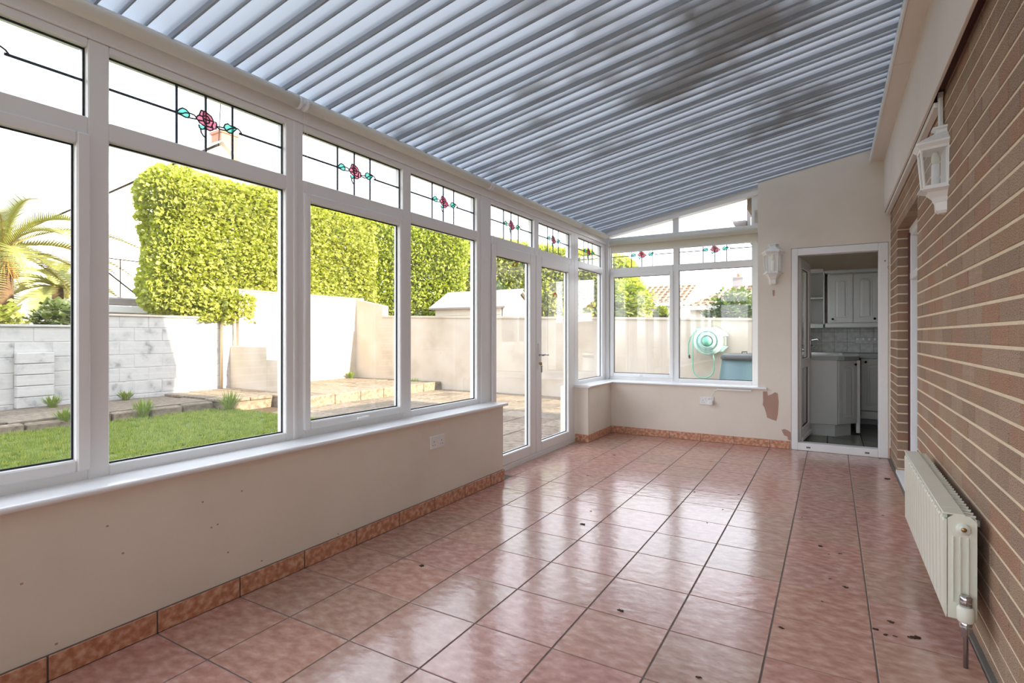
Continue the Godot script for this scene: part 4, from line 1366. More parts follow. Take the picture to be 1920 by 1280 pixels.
func fittings() -> void:
	lantern("white half-hexagon wall lantern on the brick wall below a white conduit", Vector3(XR, 1.735, -3.31), -PI / 2)
	lantern("white half-hexagon wall lantern on the plaster beside the kitchen doorway", Vector3(-0.515, 1.665, ZW), 0.0)
	# conduit over the brick wall
	var c := thing("cable_conduit", "white plastic cable conduit running under the fascia to the lantern", "conduit")
	boxpart(c, "drop", M.white_gloss, Vector3(0.452, 2.145, -3.355), Vector3(0.4705, 2.33, -3.385), 0.003)
	boxpart(c, "elbow", M.white_gloss, Vector3(0.450, 2.305, -3.35), Vector3(0.4705, 2.338, -3.392), 0.003)
	boxpart(c, "run", M.white_gloss, Vector3(0.436, 2.276, -3.385), Vector3(0.4705, 2.302, -6.15), 0.003)
	boxpart(c, "riser", M.white_gloss, Vector3(0.455, 2.27, -3.37), Vector3(0.4705, 2.32, -3.392), 0.003)
	# radiator
	var rd := thing("radiator", "white aluminium sectional radiator on the brick wall", "radiator", Vector3(0, 0, 0))
	var n := 15
	var zn := -2.455
	var pitch := 0.0805
	for k in n:
		var z := zn - k * pitch
		var s := Node3D.new()
		s.name = "section"
		rd.add_child(s, true)
		var st := S()
		# front plate, slightly bowed, with the slanted top lip
		prism(st, PackedVector2Array([Vector2(0.352, 0.145), Vector2(0.346, 0.16), Vector2(0.343, 0.488), Vector2(0.347, 0.495), Vector2(0.354, 0.495), Vector2(0.354, 0.16)]), Vector3(0, 0, z - 0.004), Vector3.RIGHT, Vector3.UP, Vector3(0, 0, -pitch + 0.011))
		put(st, "front_fin", M.cream, s)
		st = S()
		box(st, Vector3(0.354, 0.175, z - pitch / 2 + 0.002), Vector3(0.436, 0.49, z - pitch / 2 - 0.002))
		for x in [0.378, 0.400, 0.420]:
			box(st, Vector3(x - 0.0012, 0.20, z - 0.012), Vector3(x + 0.0012, 0.455, z - pitch + 0.012))
		box(st, Vector3(0.432, 0.16, z - 0.004), Vector3(0.437, 0.505, z - pitch + 0.004), 0.001)
		put(st, "web", M.cream, s)
		st = S()
		box(st, Vector3(0.343, 0.514, z - 0.0005), Vector3(0.405, 0.519, z - pitch + 0.0005), 0.001)
		box(st, Vector3(0.344, 0.49, z - pitch / 2 + 0.007), Vector3(0.36, 0.515, z - pitch / 2 - 0.007))
		for j in 2:
			box(st, Vector3(0.405, 0.508, z - 0.018 - j * 0.04), Vector3(0.437, 0.514, z - 0.024 - j * 0.04))
		put(st, "top_grille", M.cream, s)
		for y in [0.205, 0.462]:
			st = S(true)
			rod(st, Vector3(0.395, y, z), Vector3(0.395, y, z - pitch), 0.019, 12)
			put(st, "waterway", M.cream, s)
	var st := S()
	prism(st, PackedVector2Array([Vector2(0.356, 0.15), Vector2(0.356, 0.50), Vector2(0.372, 0.515), Vector2(0.418, 0.515), Vector2(0.437, 0.495), Vector2(0.437, 0.16), Vector2(0.425, 0.148)]), Vector3(0, 0, zn + 0.001), Vector3.RIGHT, Vector3.UP, Vector3(0, 0, -0.004))
	for x in [0.370, 0.390, 0.412]:
		box(st, Vector3(x - 0.0015, 0.21, zn + 0.001), Vector3(x + 0.0015, 0.44, zn + 0.008))
	put(st, "end_cheek", M.cream, rd)
	st = S(true)
	lathe(st, [Vector2(0, -0.03), Vector2(0.020, -0.03), Vector2(0.020, 0.014), Vector2(0.017, 0.018), Vector2(0.008, 0.018), Vector2(0.008, 0.012), Vector2(0, 0.012)], Vector3(0.398, 0.470, zn), Vector3(0, 0, 1), 18)
	put(st, "blanking_plug", M.cream, rd)
	st = S(true)
	lathe(st, [Vector2(0, 0), Vector2(0.007, 0), Vector2(0.007, 0.001), Vector2(0, 0.001)], Vector3(0.398, 0.470, zn + 0.0175), Vector3(0, 0, 1), 10)
	put(st, "air_vent", M.brass, rd)
	var v := Node3D.new()
	v.name = "valve"
	rd.add_child(v)
	var vx := 0.400
	var vz := zn + 0.035
	st = S(true)
	lathe(st, [Vector2(0, 0), Vector2(0.0075, 0), Vector2(0.0075, 0.105), Vector2(0.012, 0.108), Vector2(0.012, 0.125), Vector2(0.018, 0.135), Vector2(0.018, 0.165), Vector2(0, 0.165)], Vector3(vx, 0.0, vz), Vector3.UP, 16)
	put(st, "pipe", M.chrome, v)
	st = S(true)
	lathe(st, [Vector2(0, 0.16), Vector2(0.022, 0.16), Vector2(0.025, 0.165), Vector2(0.025, 0.205), Vector2(0.020, 0.212), Vector2(0, 0.212)], Vector3(vx, 0.0, vz), Vector3.UP, 18)
	put(st, "collar", M.cream, v)
	st = S(true)
	lathe(st, [Vector2(0, 0.208), Vector2(0.017, 0.208), Vector2(0.018, 0.243), Vector2(0.014, 0.248), Vector2(0, 0.248)], Vector3(vx, 0.0, vz), Vector3.UP, 18)
	put(st, "knob", M.chrome, v)
	st = S(true)
	rod(st, Vector3(vx, 0.185, vz), Vector3(vx, 0.20, zn - 0.02), 0.013, 12)
	put(st, "tail", M.cream, v)
	# wall bracket legs hold the radiator to the wall
	for k in [2, 12]:
		boxpart(rd, "wall_bracket", M.cream, Vector3(0.43, 0.44, zn - k * pitch), Vector3(XR + 0.002, 0.46, zn - k * pitch - 0.02))

	socket("wall_socket", "white double socket on the low wall under the hedge window", Vector3(XW, 0.448, -2.855), PI / 2)
	var so := socket("wall_socket", "white double socket with a plug below the end window", Vector3(-1.165, 0.44, ZW), 0.0)
	var pl := thing("plug", "white three-pin plug with a thin white lead going up to the sill", "plug", Vector3(-1.122, 0.425, ZW + 0.012))
	boxpart(pl, "body", M.white_gloss, Vector3(-0.026, -0.028, 0.0), Vector3(0.026, 0.026, 0.035), 0.008)
	st = S(true)
	tube(st, [Vector3(0.0, 0.026, 0.015), Vector3(0.0, 0.05, 0.016), Vector3(0.012, 0.09, 0.006), Vector3(0.035, 0.125, 0.0), Vector3(0.06, 0.138, -0.005)], 0.003, 6)
	put(st, "lead", M.white_gloss, pl)
	var tk := thing("cable_trunking", "short white cable trunking under the end window board", "trunking")
	boxpart(tk, "trunking", M.white_gloss, Vector3(-1.06, 0.562, ZW), Vector3(-0.72, 0.582, ZW + 0.018), 0.003)
	# small brass hooks by the brick pier
	for k in 2:
		var h := thing("cup_hook", ["small brass screw hook in the brick pier beside the kitchen doorway", "small brass stud on the kitchen door frame beside the brick pier"][k], "hook", [Vector3(XR, 1.765, -6.0), Vector3(0.43, 1.845, ZW + 0.006)][k], [-PI / 2, 0.0][k])
		st = S(true)
		if k == 0:
			tube(st, [Vector3(0, 0, 0), Vector3(0, 0, 0.012), Vector3(0, 0.012, 0.022), Vector3(0, 0.006, 0.036), Vector3(0, -0.010, 0.030), Vector3(0, -0.014, 0.020)], 0.0018, 6)
		else:
			lathe(st, [Vector2(0, 0), Vector2(0.006, 0), Vector2(0.007, 0.004), Vector2(0.004, 0.008), Vector2(0, 0.009)], Vector3(0, 0, -0.002), Vector3(0, 0, 1), 10)
		put(st, "hook", M.brass, h)
	# picture pin and its mark on the bricks
	var pn := thing("wall_plug_stub", "pale filler plug left in the brick wall near the lantern", "wall plug", Vector3(XR, 1.483, -3.27))
	st = S(true)
	lathe(st, [Vector2(0, -0.004), Vector2(0.008, -0.004), Vector2(0.007, 0.005), Vector2(0, 0.006)], Vector3.ZERO, Vector3(-1, 0, 0), 9)
	put(st, "filler", M.cream, pn)


# ==================================================================== things in the garden
func garden_things() -> void:
	# hose reel on the end wall
	var h := thing("hose_reel", "pale mint wall-mounted hose reel with a hanging green hose", "hose reel", Vector3(-1.97, 1.04, -10.695))
	var st := S(true)
	lathe(st, [Vector2(0, 0.0), Vector2(0.20, 0.0), Vector2(0.255, 0.03), Vector2(0.262, 0.08), Vector2(0.25, 0.15), Vector2(0.225, 0.18), Vector2(0.19, 0.185), Vector2(0.18, 0.175), Vector2(0.13, 0.178), Vector2(0.125, 0.20), Vector2(0.115, 0.205), Vector2(0.10, 0.198), Vector2(0.0, 0.198)], Vector3(0, 0, 0.08), Vector3(0, 0, 1), 32)
	put(st, "drum", M.reel_mint, h)
	st = S(true)
	lathe(st, [Vector2(0, 0.0), Vector2(0.085, 0.0), Vector2(0.085, 0.012), Vector2(0, 0.014)], Vector3(0, 0, 0.277), Vector3(0, 0, 1), 24)
	put(st, "hub_cap", M.hose_green, h)
	st = S()
	prism(st, PackedVector2Array([Vector2(-0.22, 0.24), Vector2(0.12, 0.26), Vector2(0.30, 0.16), Vector2(0.33, 0.10), Vector2(0.24, 0.08), Vector2(0.24, -0.08), Vector2(0.33, -0.10), Vector2(0.24, -0.19), Vector2(0.0, -0.22), Vector2(-0.2, 0.0)]), Vector3(0, 0, 0.0), Vector3.RIGHT, Vector3.UP, Vector3(0, 0, 0.12))
	put(st, "housing", M.reel_mint, h)
	boxpart(h, "guide_roller", M.shed_roof, Vector3(0.25, -0.08, 0.06), Vector3(0.30, 0.08, 0.10), 0.01)
	boxpart(h, "wall_hook", M.upvc, Vector3(-0.02, 0.23, 0.0), Vector3(0.02, 0.40, 0.03), 0.005)
	st = S(true)
	var path := [Vector3(-0.2, 0.22, 0.10)]
	path.append(Vector3(-0.27, 0.16, 0.12))
	path.append(Vector3(-0.29, 0.0, 0.12))
	path.append(Vector3(-0.29, -0.4, 0.10))
	for k in 9:
		var a := PI + PI * k / 8.0
		path.append(Vector3(-0.10 + 0.19 * cos(a), -0.52 + 0.17 * sin(a), 0.10))
	path.append(Vector3(0.09, -0.35, 0.10))
	path.append(Vector3(0.06, -0.20, 0.12))
	tube(st, path, 0.011, 8)
	tube(st, [Vector3(-0.25, 0.17, 0.12), Vector3(-0.33, 0.08, 0.10), Vector3(-0.375, -0.05, 0.08), Vector3(-0.375, -0.22, 0.08), Vector3(-0.36, -0.28, 0.08)], 0.010, 8)
	put(st, "hose", M.hose_green, h)
	st = S(true)
	rod(st, Vector3(-0.362, -0.27, 0.08), Vector3(-0.352, -0.33, 0.08), 0.017, 8)
	put(st, "nozzle", M.dark_metal, h)
	# compost bin
	var b := thing("compost_bin", "dark teal plastic compost bin with a black lid by the end wall", "bin", Vector3(-1.14, -0.18, -10.1))
	st = S(true)
	lathe(st, [Vector2(0, 0), Vector2(0.60, 0.0), Vector2(0.595, 0.10), Vector2(0.57, 0.46), Vector2(0.585, 0.47), Vector2(0.585, 0.50), Vector2(0.565, 0.51), Vector2(0.51, 0.93), Vector2(0, 0.93)], Vector3.ZERO, Vector3.UP, 36)
	put(st, "body", M.bin_teal, b)
	st = S(true)
	lathe(st, [Vector2(0, 0.92), Vector2(0.535, 0.92), Vector2(0.535, 0.96), Vector2(0.52, 0.995), Vector2(0.48, 1.01), Vector2(0, 1.02)], Vector3.ZERO, Vector3.UP, 36)
	put(st, "lid", M.bin_lid, b)
	st = S(true)
	tube(st, [Vector3(-0.18, 1.0, 0.1), Vector3(-0.18, 1.045, 0.1), Vector3(-0.10, 1.05, 0.1), Vector3(-0.10, 1.0, 0.1)], 0.012, 8)
	put(st, "lid_handle", M.bin_lid, b)
	# white post on the patio edge
	var p := thing("washing_line_post", "tall white post at the edge of the raised patio", "post", Vector3(-9.48, -0.18, -7.02))
	st = S(true)
	rod(st, Vector3.ZERO, Vector3(0, 2.75, 0), 0.045, 14)
	put(st, "post", M.upvc, p)
	st = S(true)
	lathe(st, [Vector2(0, 0), Vector2(0.052, 0), Vector2(0.052, 0.03), Vector2(0, 0.05)], Vector3(0, 2.75, 0), Vector3.UP, 12)
	put(st, "cap", M.upvc, p)
	# rusty pipe on the block wall and another in its corner
	var q := thing("wall_pipe", "thin brown pipe up the sunlit garden wall under the hedge", "pipe", Vector3(-11.29, 0.0, -6.93))
	st = S(true)
	rod(st, Vector3.ZERO, Vector3(0, 1.52, 0), 0.028, 10)
	put(st, "pipe", M.pipe_paint, q)
	var q2 := thing("wall_pipe", "thin dark pipe where the garden wall meets the stepped return wall", "pipe", Vector3(-11.27, 0.9, -7.22))
	st = S(true)
	rod(st, Vector3.ZERO, Vector3(0, 0.75, 0), 0.018, 8)
	put(st, "pipe", M.pipe_paint, q2)
	# weeds by the wall foot and path edge
	var spots := [[Vector3(-10.95, -0.03, -3.87), 0.22, "leafy weed at the foot of the square buttress"], [Vector3(-11.1, -0.03, -5.0), 0.18, "spiky weed at the foot of the shaded block wall"], [Vector3(-9.55, -0.16, -4.55), 0.30, "bushy pale green weed on the edging stones of the path"], [Vector3(-9.62, -0.10, -3.55), 0.20, "low leafy weed between the path edging and the lawn"], [Vector3(-9.15, -0.17, -5.75), 0.34, "tall dry grass clump by the raised patio step"], [Vector3(-11.1, 0.0, -10.4), 0.2, "dry weed in the corner of the sunny patio"], [Vector3(-9.0, -0.17, -10.5), 0.25, "weedy clump at the foot of the rendered end wall"]]
	for s in spots:
		var o := thing("weed", s[2], "weed", s[0])
		st = S()
		for k in 90:
			var a := rng.randf() * TAU
			var l: float = s[1] * rng.randf_range(0.5, 1.1)
			var lean := rng.randf_range(0.15, 0.75)
			var d := Vector3(cos(a) * lean, 1.0 - lean * 0.4, sin(a) * lean) * l
			var side := Vector3(-sin(a), 0, cos(a)) * 0.006
			var base := Vector3(cos(a), 0, sin(a)) * rng.randf() * 0.06
			tri(st, base + side, base - side, base + d)
			tri(st, base + d * 0.6 + side * 2.0, base + d * 0.6 - side * 2.0, base + d * 1.15)
		put(st, "leaves", M.weed if M.has("weed") else weed_mat(), o)
	# railing above the outbuilding
	var r := thing("metal_railing", "thin black metal railing above the flat-roofed outbuilding", "railing", Vector3(-13.5, 0, 0))
	st = S()
	rod(st, Vector3(0, 2.82, -5.65), Vector3(0, 2.80, -6.5), 0.012, 6)
	put(st, "top_rail", M.dark_metal, r)
	st = S()
	rod(st, Vector3(0, 2.62, -5.6), Vector3(0, 1.98, -6.4), 0.016, 6)
	put(st, "brace", M.dark_metal, r)
	for z in [-5.66, -5.98, -6.5]:
		st = S()
		rod(st, Vector3(0, 1.98, z), Vector3(0, 2.82, z), 0.012, 6)
		put(st, "upright", M.dark_metal, r)


func weed_mat() -> StandardMaterial3D:
	var m := mat("weed", Color(0.42, 0.50, 0.22), 0.7)
	m.backlight_enabled = true
	m.backlight = Color(0.4, 0.45, 0.15)
	m.cull_mode = BaseMaterial3D.CULL_DISABLED
	return m


# ==================================================================== hedges and trees
func leaf_mesh() -> Mesh:
	var st := S()
	var a := Vector3(0, 0, 0)
	var b := Vector3(0.5, 0.08, 0.5)
	var c := Vector3(0, 0.02, 1.0)
	var d := Vector3(-0.5, 0.08, 0.5)
	tri(st, a, b, c)
	tri(st, a, c, d)
	st.generate_normals()
	return st.commit()


# leaves over the skin of a box-like clipped mass (lo..hi) given as a bumpy solid
func clipped(parent: Node, lo: Vector3, hi: Vector3, n: int, size: float, leaf: Mesh, c0: Color, c1: Color, sd: int, round_r := 0.5, top_fall := 0.0) -> void:
	var noise := FastNoiseLite.new()
	noise.seed = sd
	noise.frequency = 0.55
	var m := (lo + hi) / 2.0
	var h := (hi - lo) / 2.0
	var where := []
	var tints := []
	var faces := [[0, 1.0, h.y * h.z], [2, 1.0, h.x * h.y], [2, -1.0, h.x * h.y], [1, 1.0, h.x * h.z], [1, -1.0, h.x * h.z * 0.3]]
	var total := 0.0
	for f in faces:
		total += f[2]
	for f in faces:
		var cnt := int(n * f[2] / total)
		for i in cnt:
			var q := Vector3(rng.randf_range(-1, 1) * h.x, rng.randf_range(-1, 1) * h.y, rng.randf_range(-1, 1) * h.z)
			q[f[0]] = f[1] * h[f[0]]
			# round the edges: pull towards the inner box
			var inner := Vector3(clampf(q.x, -h.x + round_r, h.x - round_r), clampf(q.y, -h.y + round_r, h.y - round_r), clampf(q.z, -h.z + round_r, h.z - round_r))
			var dirn := (q - inner).normalized()
			q = inner + dirn * round_r
			var p := m + q
			var bump := noise.get_noise_3dv(p) * 0.22 + rng.randf_range(-0.16, 0.05)
			p += dirn * bump
			p.y -= top_fall * (p.x - lo.x) * clampf((p.y - lo.y) / (hi.y - lo.y), 0, 1)
			var up := Vector3(rng.randf_range(-1, 1), rng.randf_range(-1, 1), rng.randf_range(-1, 1)).normalized()
			var fwd := (dirn + up * 0.9 + Vector3(0, -0.2, 0)).normalized()
			var b := frame_of(fwd)
			b = Basis(b.x, b.z.cross(b.x), b.z).rotated(fwd, rng.randf() * TAU)
			var s := size * rng.randf_range(0.6, 1.3)
			where.append(Transform3D(b.scaled(Vector3(s, s, s)), p))
			tints.append(c0.lerp(c1, rng.randf_range(0.3, 1.0)))
	# leaves all through the inside, of the same colours
	for i in int(n * 0.55):
		var p := m + Vector3(rng.randf_range(-0.9, 0.9) * h.x, rng.randf_range(-0.94, 0.92) * h.y, rng.randf_range(-0.96, 0.96) * h.z)
		p.y -= top_fall * (p.x - lo.x) * clampf((p.y - lo.y) / (hi.y - lo.y), 0, 1)
		var b := frame_of(Vector3(rng.randfn(), rng.randfn(), rng.randfn()).normalized())
		var s := size * rng.randf_range(0.9, 1.7)
		where.append(Transform3D(Basis(b.x, b.z.cross(b.x), b.z).scaled(Vector3(s, s, s)), p))
		tints.append(c0.lerp(c1, rng.randf_range(0.3, 1.0)))
	scatter(parent, "foliage", leaf, M.foliage, where, tints)


func hedges() -> void:
	var leaf := leaf_mesh()
	var y0 := Color(0.17, 0.22, 0.035)
	var y1 := Color(0.55, 0.57, 0.14)
	# the tall clipped hedge over the block wall
	var a := thing("hedge", "tall square-clipped yellow-green hedge rising behind the sunlit garden wall", "hedge", Vector3.ZERO)
	clipped(a, Vector3(-12.9, 1.6, -11.9), Vector3(-11.45, 4.62, -5.92), 47000, 0.082, leaf, y0, y1, 3, 0.45)
	# its trimmed foot hangs over the wall
	clipped(a, Vector3(-12.0, 1.40, -7.7), Vector3(-11.15, 2.1, -6.4), 3000, 0.082, leaf, y0, y1, 4, 0.3)
	for z in [-6.6, -7.6, -8.6]:
		var st := S(true)
		tube(st, [Vector3(-12.1, -0.2, z), Vector3(-12.15, 1.6, z + 0.05), Vector3(-12.2, 3.0, z)], 0.07, 8)
		put(st, "stem", M.bark, a)
	var b := thing("hedge", "broad bright green hedge behind the corner of the high side wall", "hedge", Vector3(-11.9, 0, -12.2), 0.82)
	clipped(b, Vector3(-0.3, 1.15, -1.6), Vector3(2.8, 4.75, 0.0), 24000, 0.09, leaf, Color(0.20, 0.26, 0.04), Color(0.52, 0.58, 0.12), 5, 0.45, 0.04)
	for x in [0.4, 1.2, 2.0]:
		var st := S(true)
		tube(st, [Vector3(x, -0.22, -0.8), Vector3(x, 1.5, -0.8), Vector3(x, 3.0, -0.8)], 0.08, 8)
		put(st, "stem", M.bark, b)
	var c := thing("hedge", "long bright hedge behind the garden end wall and the white shed", "hedge", Vector3(-11.4, 0, -15.0), 0.3)
	clipped(c, Vector3(-0.4, 1.2, -1.3), Vector3(6.3, 4.75, 0.0), 30000, 0.11, leaf, Color(0.25, 0.30, 0.06), Color(0.58, 0.61, 0.16), 6, 0.45, 0.17)
	for x in [0.9, 2.4, 3.9, 5.4]:
		var st := S(true)
		tube(st, [Vector3(x, -0.22, -0.65), Vector3(x, 1.5, -0.65), Vector3(x, 2.6, -0.65)], 0.08, 8)
		put(st, "stem", M.bark, c)
	# a pointed dark conifer in front of it
	var d := thing("conifer", "small pointed dark green conifer behind the shed", "tree", Vector3(-8.35, -0.22, -13.45))
	tree_ball(d, Vector3(0, 2.25, 0), Vector3(0.32, 0.75, 0.32), 1200, 0.11, leaf, Color(0.04, 0.08, 0.04), Color(0.10, 0.17, 0.07))
	trunk(d, Vector3.ZERO, Vector3(0, 2.2, 0), 0.06)
	# looser trees by the far corner
	var specs := [[Vector3(-4.5, -0.22, -13.4), 2.15, Vector3(0.75, 0.75, 0.6), "loose bright tree at the corner beyond the narrow window", Color(0.22, 0.28, 0.07), Color(0.55, 0.60, 0.18)],
		[Vector3(-6.7, -0.22, -18.2), 2.5, Vector3(1.0, 0.95, 0.7), "bluish grey-green tree behind the garden end wall", Color(0.10, 0.15, 0.09), Color(0.28, 0.36, 0.20)],
		[Vector3(-2.45, -0.22, -16.8), 1.92, Vector3(0.85, 0.85, 0.7), "rounded dark green shrub in front of the neighbouring bungalow", Color(0.05, 0.09, 0.04), Color(0.17, 0.25, 0.11)],
		[Vector3(-5.5, -0.22, -20.4), 2.05, Vector3(0.26, 0.42, 0.26), "little yellow-green bush before the left bungalow wall", Color(0.15, 0.20, 0.03), Color(0.45, 0.50, 0.08)]]
	for s in specs:
		var t := thing("tree", s[3], "tree", s[0])
		tree_ball(t, Vector3(0, s[1], 0), s[2], 2600, 0.12, leaf, s[4], s[5])
		trunk(t, Vector3.ZERO, Vector3(0, s[1], 0), 0.06)
	# palms and shrubs at the left
	palm("tall palm with arching feathery fronds beyond the block wall", Vector3(-18.6, -0.22, -5.55), 3.6, 30, 3.1, Color(0.16, 0.20, 0.05), Color(0.27, 0.29, 0.08), true)
	palm("smaller palm standing behind the tall feathery palm", Vector3(-24.2, -0.22, -8.7), 3.1, 20, 1.8, Color(0.16, 0.20, 0.05), Color(0.27, 0.29, 0.08), false)
	var sh := thing("shrub", "leafy shrub behind the coping of the block wall", "shrub", Vector3(-12.9, -0.22, -3.5))
	tree_ball(sh, Vector3(0, 1.5, 0), Vector3(0.6, 0.55, 0.7), 1800, 0.11, leaf, Color(0.14, 0.18, 0.04), Color(0.42, 0.44, 0.12))
	trunk(sh, Vector3.ZERO, Vector3(0, 1.5, 0), 0.05)
	var s2 := thing("shrub", "dark dense shrub between the palms and the outbuilding", "shrub", Vector3(-12.9, -0.22, -4.75))
	tree_ball(s2, Vector3(0, 1.55, 0), Vector3(0.5, 0.55, 0.6), 2200, 0.11, leaf, Color(0.05, 0.08, 0.04), Color(0.16, 0.21, 0.10))
	trunk(s2, Vector3.ZERO, Vector3(0, 1.5, 0), 0.05)


func trunk(o: Node, a: Vector3, b: Vector3, r: float) -> void:
	var st := S(true)
	tube(st, [a, (a + b) / 2.0 + Vector3(0.03, 0, 0.02), b], r, 8, r * 0.6)
	put(st, "trunk", M.bark, o)


func tree_ball(o: Node, c: Vector3, r: Vector3, n: int, size: float, leaf: Mesh, c0: Color, c1: Color) -> void:
	var where := []
	var tints := []
	for i in n:
		var d := Vector3(rng.randfn(), rng.randfn(), rng.randfn()).normalized()
		var p := c + d * r * pow(rng.randf(), 0.3) * (0.8 + 0.3 * sin(d.x * 5.0 + d.y * 4.0) * cos(d.z * 6.0))
		var b := frame_of((d + Vector3(rng.randf_range(-1, 1), rng.randf_range(-1, 1), rng.randf_range(-1, 1))).normalized())
		b = Basis(b.x, b.z.cross(b.x), b.z)
		var s := size * rng.randf_range(0.6, 1.3)
		where.append(Transform3D(b.scaled(Vector3(s, s, s)), p))
		tints.append(c0.lerp(c1, rng.randf_range(0.25, 1.0)))
	scatter(o, "foliage", leaf, M.foliage, where, tints)


func palm(label: String, at: Vector3, h: float, n: int, length: float, c0: Color, c1: Color, big: bool) -> void:
	var o := thing("palm_tree", label, "palm", at)
	var st := S(true)
	tube(st, [Vector3.ZERO, Vector3(0.05, h * 0.5, 0), Vector3(0, h, 0)], 0.22, 10, 0.17)
	put(st, "trunk", M.bark, o)
	var fm := mat("palm_leaf_%d" % (1 if big else 2), c1.linear_to_srgb(), 0.5)
	fm.backlight_enabled = true
	fm.backlight = Color(0.3, 0.32, 0.12)
	fm.cull_mode = BaseMaterial3D.CULL_DISABLED
	var dm := mat("palm_rib_%d" % (1 if big else 2), Color(0.60, 0.52, 0.30), 0.6)
	for k in n:
		var az := TAU * k * 0.381966
		var rise := lerpf(1.25, -0.25, float(k) / n)
		var l := length * rng.randf_range(0.85, 1.1)
		var dirn := Vector3(cos(az), 0, sin(az))
		var side := Vector3(-sin(az), 0, cos(az))
		var mid := []
		for j in 13:
			var t := j / 12.0
			mid.append(Vector3(0, h, 0) + dirn * l * (t * cos(rise * (1.0 - t * 0.4))) + Vector3(0, l * (t * sin(rise) - 0.62 * t * t), 0))
		st = S()
		tube(st, mid, 0.022, 5, 0.005)
		var fr := put(st, "frond", dm, o)
		st = S()
		for j in range(2, 48):
			var t := j / 48.0 * 12.0
			var i := mini(int(t), 11)
			var p: Vector3 = (mid[i] as Vector3).lerp(mid[i + 1], t - i)
			var along: Vector3 = (mid[i + 1] - mid[i]).normalized()
			var ll := 0.52 * sin(PI * clampf(j / 48.0 * 0.93 + 0.07, 0, 1)) + 0.08
			for s in [-1.0, 1.0]:
				var tip: Vector3 = p + (side * s * 0.75 + along * 0.65 + Vector3(0, 0.30, 0)).normalized() * ll * rng.randf_range(0.85, 1.1)
				tri(st, p + along * 0.030, p - along * 0.030, tip)
		put(st, "leaflets", fm, fr)
	if big:
		# dry old fronds hanging round the neck
		st = S()
		for k in 240:
			var az := rng.randf() * TAU
			var r := rng.randf_range(0.1, 0.45)
			var p := Vector3(cos(az) * 0.2, h - rng.randf_range(0.0, 0.5), sin(az) * 0.2)
			var tip := p + Vector3(cos(az) * r, -rng.randf_range(0.15, 0.6), sin(az) * r)
			var sd := Vector3(-sin(az), 0, cos(az)) * 0.02
			tri(st, p + sd, p - sd, tip)
		var dry := mat("dry_frond", Color(0.72, 0.52, 0.28), 0.8)
		dry.cull_mode = BaseMaterial3D.CULL_DISABLED
		put(st, "dry_skirt", dry, o)


